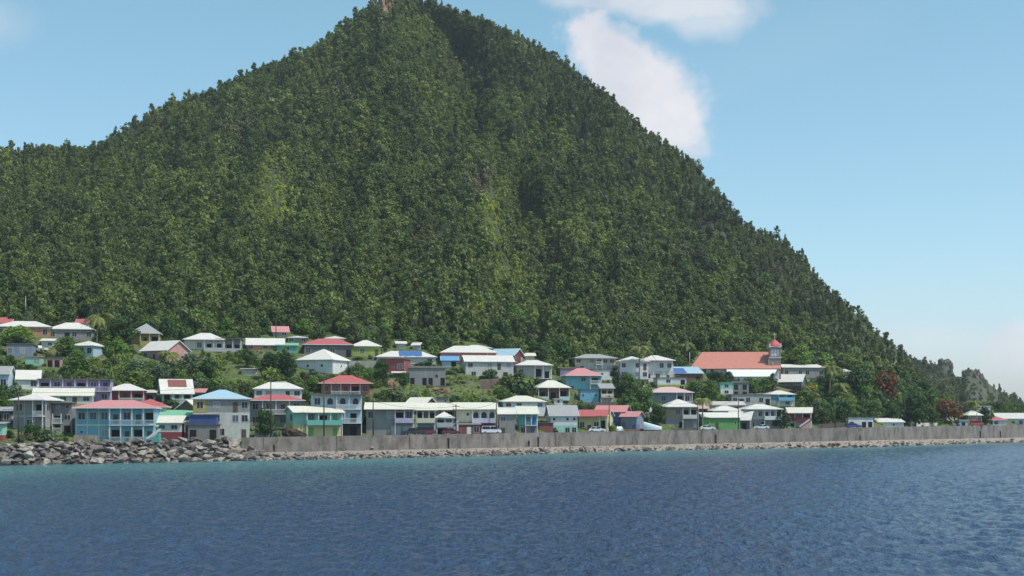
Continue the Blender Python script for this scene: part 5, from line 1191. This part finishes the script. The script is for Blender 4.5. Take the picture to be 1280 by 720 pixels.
def pole(px, yb, yt, label, lamp=0, arm=1, mat=None, D=None):
    D = D or vd(px, yb) - (4.6 if yb > front_y(px) - 3 else 0); p = wp(px, yb, D); hgt = zat(yt, D) - p.z
    t = empty('utility_pole' if not lamp else 'street_lamp', p); tag(t, label, 'utility pole' if not lamp else 'street lamp')
    MB().tube([(0, 0, -.6), (0, 0, hgt)], [.15, .10], 8).build('pole', mat or wood_pole, t, smooth=True)
    if arm: MB().box(-.8, .8, -.12, -.04, hgt - .6, hgt - .46).build('crossarm', mat or wood_pole, t)
    if lamp:
        MB().tube([(0, 0, hgt - .7), (-.5 * lamp, -.5, hgt - .1), (-1.5 * lamp, -1.1, hgt + .15)], .05, 6).build('arm', steel, t)
        lp = MB().box(-.38, .38, -.14, .14, -.06, .08).build('lamp_head', plain('lamp_white', (214, 214, 210), .4), t); lp.location = (-1.75 * lamp, -1.15, hgt + .16)
    POLES[px] = Vector((p.x, p.y - .08, p.z + hgt - .45)); return t
pole(23, 553, 487, 'tall dark utility pole west of the grey two-storey house', D=wall_d(23) + 1.5)
pole(338.5, 548, 474, 'tall utility pole rising from the roadside tree')
pole(405, 547, 464, 'tallest utility pole, in front of the mint green house')
pole(466.5, 545, 499, 'utility pole before the long grey house')
pole(570, 544, 505, 'street lamp on a dark pole beside the white little pyramid-roofed house', lamp=1)
pole(620.5, 543, 500, 'utility pole where the cream house meets the white tin roof')
pole(761.5, 541, 493, 'utility pole before the yellow house')
pole(872, 539, 502, 'utility pole at the west end of the bright green house')
pole(923, 538, 497, 'utility pole at the east end of the bright green house')
pole(1044, 535, 500, 'thin utility pole west of the unfinished white walls')
pole(1131, 533, 492, 'street lamp beside the broken white wall at the east', lamp=1)
pole(1221, 532, 512, 'pale pole before the dark eastern tree', mat=steel, arm=0)
pole(862, 470, 440, 'thin pole at the west end of the church roof', mat=steel, arm=0)
pole(961, 480, 449, 'thin pale mast before the church tower', mat=steel, arm=0)
pole(966, 481, 453, 'slightly shorter mast beside the church tower', mat=steel, arm=0)
pole(345, 425, 397, 'utility pole with crossarm above the small pink gable roof')
pole(303, 432, 404, 'utility pole above the long red and white roof')
pole(32, 402, 370, 'leaning pale pole in the forest edge at the west', mat=steel, arm=0)
pole(477, 446, 418, 'pole with crossarm east of the yellow-green house')
wire_m = plain('cable', (40, 38, 38), .7)
def wire(a, b, sag, label):
    pts = []
    for i in range(13):
        q = i / 12; p = a.lerp(b, q); p.z -= sag * 4 * q * (1 - q); pts.append(p)
    tag(MB().tube(pts, .028, 5).build('power_cable', wire_m), label, 'cable')
prs = [(23, 338.5), (338.5, 405), (405, 466.5), (466.5, 570), (570, 620.5), (620.5, 761.5), (761.5, 872), (872, 923), (923, 1044), (1044, 1131)]
nm_ = {23: 'west end pole', 338.5: 'roadside tree pole', 405: 'tallest pole', 466.5: 'long grey house pole', 570: 'street lamp by the white little house', 620.5: 'cream house pole', 761.5: 'yellow house pole', 872: 'west pole of the green house', 923: 'east pole of the green house', 1044: 'thin eastern pole', 1131: 'eastern street lamp'}
for a, b in prs:
    wire(POLES[a], POLES[b], .9, f'cable from {nm_[a]} to {nm_[b]}')
wire(POLES[303], POLES[345], .5, 'thin black cable between the two poles above the red and white roof')
# ------------------------------------------------------------------ vehicles
def vehicle(kind, px, rgb, label, heading=0, dD=3.0, yb=None, roofrack=False):
    if yb is None: D = wall_d(px) + dD; p = Vector(xz(px, D, road_z(px) + .01))
    else: D = vd(px, yb); p = wp(px, yb, D)
    t = empty({'car': 'parked_car', 'pickup': 'pickup_truck', 'van': 'van'}[kind], p, R(heading)); tag(t, label, {'car': 'car', 'pickup': 'pickup truck', 'van': 'van'}[kind])
    k = ('car', rgb)
    if k not in _M:
        m, tt_, b = newmat('car_paint'); b.inputs['Base Color'].default_value = (*lin(rgb), 1); b.inputs['Roughness'].default_value = .3; b.inputs['Coat Weight'].default_value = .5; _M[k] = m
    pm = _M[k]; hw = .85
    if kind == 'car': Lh = 2.15; low = [(-2.15, .35), (-2.12, .75), (-1.95, .92), (-1.1, .98), (1.3, .98), (2.0, .86), (2.15, .65), (2.12, .35)]; cab = [(-1.75, .96), (-1.15, 1.42), (-.3, 1.5), (.45, 1.42), (1.15, .96)]
    elif kind == 'pickup': Lh = 2.5; low = [(-2.5, .45), (-2.5, 1.05), (-.5, 1.08), (1.2, 1.08), (2.35, .98), (2.5, .75), (2.5, .45)]; cab = [(-.65, 1.06), (-.5, 1.68), (.7, 1.72), (1.35, 1.06)]
    else: Lh = 2.3; low = [(-2.3, .4), (-2.3, 1.15), (1.6, 1.15), (2.2, .95), (2.3, .7), (2.3, .4)]; cab = [(-2.25, 1.13), (-2.1, 1.9), (.9, 1.92), (1.75, 1.13)]
    bm = bmesh.new()
    def loft(poly, w0, w1, zmid):
        for sgn in (1,):
            vs = [bm.verts.new((x, -(w0 if z < zmid else w1), z)) for x, z in poly] + [bm.verts.new((x, (w0 if z < zmid else w1), z)) for x, z in poly]
            n = len(poly); bm.faces.new(vs[:n]); bm.faces.new(vs[n:][::-1])
            for i in range(n): bm.faces.new((vs[(i+1) % n], vs[i], vs[i+n], vs[(i+1) % n + n]))
    loft(low, hw, hw - .04, .9); bmesh.ops.recalc_face_normals(bm, faces=bm.faces); bmesh.ops.bevel(bm, geom=list(bm.edges), offset=.05, segments=2, affect='EDGES')
    me = bpy.data.meshes.new('body'); bm.to_mesh(me); bm.free(); me.materials.append(pm); link('body', me, t)
    bm = bmesh.new(); loft(cab, hw - .06, hw - .2, 1.1); bmesh.ops.recalc_face_normals(bm, faces=bm.faces); bmesh.ops.bevel(bm, geom=list(bm.edges), offset=.04, segments=2, affect='EDGES')
    me = bpy.data.meshes.new('cabin'); bm.to_mesh(me); bm.free(); me.materials.append(pm); link('cabin', me, t)
    zt = max(z for x, z in cab) - .1; z0 = cab[0][1] + .05; xa, xb = cab[0][0] + .22, cab[-1][0] - .25; xm = (xa + xb) / 2
    for sy in (-1, 1):
        for u0, u1 in ((xa, xm - .06), (xm + .06, xb)):
            yb0, yb1 = sy * (hw - .05), sy * (hw - .175)
            q = [(u0, yb0, z0), (u1, yb0, z0), (u1 - (.3 if u1 == xb else 0), yb1, zt), (u0 + (.3 if u0 == xa and kind == 'car' else .05), yb1, zt)]
            MB().add([(a, b + sy * .015, c) for a, b, c in q] + [(a, b - sy * .02, c) for a, b, c in q], [(0, 1, 2, 3), (7, 6, 5, 4), (0, 4, 5, 1), (1, 5, 6, 2), (2, 6, 7, 3), (3, 7, 4, 0)]).build('window', glass_m(), t)
    wm_ = cab[-1]; pv_ = cab[-2]
    MB().add([(wm_[0] - .02, -hw + .2, wm_[1] + .06), (wm_[0] - .02, hw - .2, wm_[1] + .06), (pv_[0] + .09, hw - .27, pv_[1] - .06), (pv_[0] + .09, -hw + .27, pv_[1] - .06)], [(0, 1, 2, 3)]).build('windscreen', glass_m(), t)
    for sx in (-1, 1):
        for sy in (-1, 1):
            w = MB().tube([(0, -.11, 0), (0, .11, 0)], .33, 16).build('wheel', plain('tyre', (24, 24, 24), .9), t, (sx * Lh * .62, sy * (hw - .08), .33))
            MB().tube([(0, -.125, 0), (0, .125, 0)], .18, 12).build('rim', plain('rim', (160, 160, 165), .35, .7), w)
    for sy in (-1, 1):
        MB().box(Lh - .06, Lh + .012, sy * .55 - .16, sy * .55 + .16, .66, .8).build('headlight', plain('lamp_glass', (220, 220, 215), .2), t)
        MB().box(-Lh - .012, -Lh + .06, sy * .6 - .12, sy * .6 + .12, .66, .82).build('tail_light', plain('tail_red', (150, 20, 18), .3), t)
    return t
vehicle('car', 746, (226, 226, 228), 'white hatchback parked on the road before the yellow house', 4)
vehicle('car', 952, (228, 228, 230), 'white car parked before the white two-storey house near the green house', 175)
vehicle('van', 614, (224, 224, 226), 'white van parked before the lavender balcony of the cream house', 5)
vehicle('pickup', 517, (38, 38, 44), 'black pickup truck parked by the garage of the long grey house', 178)
vehicle('van', 533, (120, 30, 34), 'dark red van parked under the green awning', 3, dD=4.5)
vehicle('car', 564, (104, 30, 44), 'dark red car parked below the white outside stairs', 3)
vehicle('car', 884, (216, 218, 216), 'pale car parked at the west end of the bright green house', 8)
vehicle('car', 774, (222, 222, 224), 'white car partly hidden before the little bush by the blue cottage', 90)
vehicle('pickup', 48, (220, 220, 220), 'white pickup parked high on the west slope by the mango trees', 160, yb=440)
vehicle('car', 1067, (44, 62, 140), 'blue car parked in front of the unfinished white walls', 5)
vehicle('van', 1221, (190, 44, 46), 'bright red van parked on the road at the east end', 3)
# upturned boat under sheeting beside the blue cottage
def covered_boat():
    p = Vector(xz(816, wall_d(816) + 4.2, road_z(816))); t = empty('covered_boat', p, R(-8)); tag(t, 'boat under pale blue-white sheeting next to the small blue cottage', 'boat')
    vs, fs = [], []; n, m_ = 12, 9
    for i in range(n + 1):
        q = i / n; x = -2.4 + 4.8 * q; wv = .95 * math.sin(math.pi * min(1, .16 + .74 * q)) ** .6; hh = 2.2 * (1 - .62 * q) 
        for j in range(m_ + 1):
            th = math.pi * j / m_; vs.append((x, -wv * math.cos(th), .45 + hh * math.sin(th) ** .8))
    for i in range(n):
        for j in range(m_): fs.append((i*(m_+1)+j, (i+1)*(m_+1)+j, (i+1)*(m_+1)+j+1, i*(m_+1)+j+1))
    link('cover', np_mesh('cover', vs, fs, paint((196, 214, 220), .2), True), t)
    MB().prism([(-2.3, .5), (2.3, .5), (1.9, .05), (-2.1, .05)], -.7, .7).build('hull', plain('hull_paint', (90, 90, 96), .5), t)
covered_boat()
# arched white outside stairs of the little pyramid-roofed house
def stairs(px, label, mat, n=9, w=1.0, step=(.28, .2), dD=5.4, rz=0, arch=False):
    p = Vector(xz(px, wall_d(px) + dD, road_z(px))); t = empty('outside_stairs', p, R(rz)); tag(t, label, 'stairs'); mb = MB()
    for i in range(n): mb.box(i * step[0], (i + 1) * step[0] - .003, 0, w, 0, (i + 1) * step[1])
    mb.build('steps', mat, t)
    rb = MB()
    for yy in (-.06, w + .02):
        rb.add([(0, yy, .5), (n * step[0], yy, .5 + n * step[1]), (n * step[0], yy, .9 + n * step[1]), (0, yy, .9), (0, yy + .05, .5), (n * step[0], yy + .05, .5 + n * step[1]), (n * step[0], yy + .05, .9 + n * step[1]), (0, yy + .05, .9)], [(0, 1, 2, 3), (7, 6, 5, 4), (0, 4, 5, 1), (1, 5, 6, 2), (2, 6, 7, 3), (3, 7, 4, 0)])
    rb.build('handrail', paint(C['white'], .2), t); return t
stairs(554, 'white railed stairs climbing beside the white little pyramid-roofed house', paint(C['white'], .3), 12)
stairs(1000, 'pink outside stairs before the red walled house with cream roof', paint((226, 160, 150), .3), 10, dD=5.6)
stairs(183, 'green-blue stairs between the sky blue house and its annex', paint(C['teal'], .3), 9, dD=-.5)
# ------------------------------------------------------------------ people on the ledge below the wall
skin = plain('skin', (92, 62, 46), .6); 
def person(px, D, z, label, rz=0, top=(40, 40, 46), legs=(34, 34, 44), pose=0):
    root = empty('person', xz(px, D, z), R(rz)); tag(root, label, 'person')
    J = {'pel': (0, 0, .93), 'bel': (0, 0, 1.08), 'che': (0, -.01, 1.30), 'nek': (0, 0, 1.48), 'hd0': (0, -.01, 1.56), 'hd1': (0, -.02, 1.66), 'hd2': (0, -.01, 1.73)}
    E = [('pel', 'bel'), ('bel', 'che'), ('che', 'nek'), ('nek', 'hd0'), ('hd0', 'hd1'), ('hd1', 'hd2')]
    Rr = {'pel': (.16, .12), 'bel': (.14, .105), 'che': (.17, .12), 'nek': (.058, .058), 'hd0': (.075, .085), 'hd1': (.085, .10), 'hd2': (.06, .07)}
    for s, n in ((-1, 'l'), (1, 'r')):
        st = .12 * pose * s
        J.update({n+'hip': (s*.10, 0, .88), n+'kne': (s*.11, -.03 + st, .49), n+'ank': (s*.11, .02 + st * 1.8, .09), n+'toe': (s*.12, -.15 + st * 1.8, .04),
                  n+'sho': (s*.19, 0, 1.40), n+'elb': (s*.25, .03 - st, 1.13), n+'wri': (s*.26, -.06 - st, .88), n+'pal': (s*.26, -.08 - st, .80)})
        E += [('pel', n+'hip'), (n+'hip', n+'kne'), (n+'kne', n+'ank'), (n+'ank', n+'toe'), ('che', n+'sho'), (n+'sho', n+'elb'), (n+'elb', n+'wri'), (n+'wri', n+'pal')]
        Rr.update({n+'hip': (.095, .095), n+'kne': (.06, .06), n+'ank': (.04, .045), n+'toe': (.04, .03), n+'sho': (.06, .06), n+'elb': (.043, .043), n+'wri': (.028, .03), n+'pal': (.038, .022)})
        for f_ in range(4):
            nm = f'{n}f{f_}'; J[nm] = (s*.26 + .0, -.11 - st + f_ * .022, .72 + .008 * abs(f_ - 1.5)); E.append((n+'pal', nm)); Rr[nm] = (.009, .009)
        J[n+'th'] = (s*.25, -.13 - st, .78); E.append((n+'pal', n+'th')); Rr[n+'th'] = (.010, .010)
    ks = list(J); me = bpy.data.meshes.new('body'); me.from_pydata([J[k] for k in ks], [(ks.index(a), ks.index(b)) for a, b in E], []); o = link('body', me, root)
    sk = o.modifiers.new('skin', 'SKIN'); sk.use_smooth_shade = True
    for i, k in enumerate(ks): me.skin_vertices[0].data[i].radius = Rr[k]; me.skin_vertices[0].data[i].use_root = (k == 'pel')
    ss = o.modifiers.new('sub', 'SUBSURF'); ss.levels = 1; ss.render_levels = 1; me.materials.append(skin)
    MB().tube([(0, 0, .86), (0, 0, .97), (0, 0, 1.1), (0, -.01, 1.3), (0, 0, 1.42), (0, 0, 1.47)], [.19, .185, .17, .205, .19, .09], 14).build('shirt', plain('shirt', top, .9), root, smooth=True)
    tr_ = MB()
    for s, n in ((-1, 'l'), (1, 'r')): tr_.tube([(s*.08, 0, .95), J[n+'kne'], (J[n+'ank'][0], J[n+'ank'][1], .14)], [.125, .09, .075], 12)
    tr_.build('trousers', plain('trousers', legs, .9), root, smooth=True)
    MB().tube([(0, .01, 1.64), (0, .01, 1.70), (0, .005, 1.76), (0, 0, 1.785)], [.105, .108, .08, .02], 12).build('hair', plain('hair', (20, 18, 18), .9), root, smooth=True)
    MB().tube([(0, -.10, 1.64), (0, -.135, 1.625)], [.012, .016], 6).build('nose', skin, root, smooth=True)
    for s in (-1, 1): MB().tube([(s*.035, -.09, 1.665), (s*.035, -.112, 1.665)], [.014, .010], 8).build('eye', plain('eye', (230, 230, 226), .3), root, smooth=True)
    return root
person(342.5, wall_d(342.5) - 1.3, base_z(342) + .12, 'dark-clothed person standing on the rocks below the roadside tree', 25)
person(661, wall_d(661) - .9, base_z(661) + .08, 'person in dark clothes standing against the seawall below the turquoise house', -10, (30, 32, 40), (26, 26, 34))
person(1075, wall_d(1075) - .9, base_z(1075) + .08, 'person walking along the ledge under the seawall below the unfinished walls', 70, (52, 40, 44), (28, 30, 44), 1)
# drain mouths of the wall
for px, lb in ((894, 'dark drain slot in the seawall below the bright green house'), (1225, 'dark drain slot in the seawall below the bright red van'), (1250, 'dark drain slot in the seawall at the east edge'), (560, 'dark stained drain slot in the seawall below the white railed stairs'), (672, 'dark stained drain slot in the seawall beside the standing person')):
    D = wall_d(px); zb = base_z(px); t = tag(MB().box(-.22, .22, -.06, .04, zb + .1, zb + 2.4).box(-.32, -.22, -.09, .02, zb + .1, zb + 2.5).box(.22, .32, -.09, .02, zb + .1, zb + 2.5).build('drain', plain('drain_dark', (44, 40, 40), .9), None, xz(px, D, 0)), lb, 'drain')
# water tanks, satellite dishes
def tank(px, y, D, rgb, label, s=1):
    o = MB().tube([(0, 0, 0), (0, 0, .06), (0, 0, 1.1), (0, 0, 1.25), (0, 0, 1.3)], [.55 * s, .6 * s, .6 * s, .35 * s, .2 * s], 16).build('water_tank', plain('tank_plastic', rgb, .5), None, wp(px, y, D), True); return tag(o, label, 'water tank')
tank(703, 517, vd(703, 517), (34, 34, 36), 'black water tank above the old white house')
tank(463, 449, vd(463, 449), (60, 60, 64), 'dark water tank beside the yellow-green house')
tank(1198, 534, wall_d(1198) + 8, (40, 70, 150), 'blue water tank by the pale blue kiosk')
# ------------------------------------------------------------------ haze
hz = MB().box(-1400, 2600, -320, 1500, -9.5, 262).build("haze", None); tag(hz, kind="stuff")
hm, t, b = newmat('haze'); t.nodes.remove(b); pv = t.nodes.new('ShaderNodeVolumePrincipled'); pv.inputs['Color'].default_value = (.82, .88, .95, 1)
pv.inputs['Density'].default_value = .00009; pv.inputs['Anisotropy'].default_value = .2; t.links.new(pv.outputs[0], t.nodes['Material Output'].inputs['Volume']); hz.data.materials.append(hm)
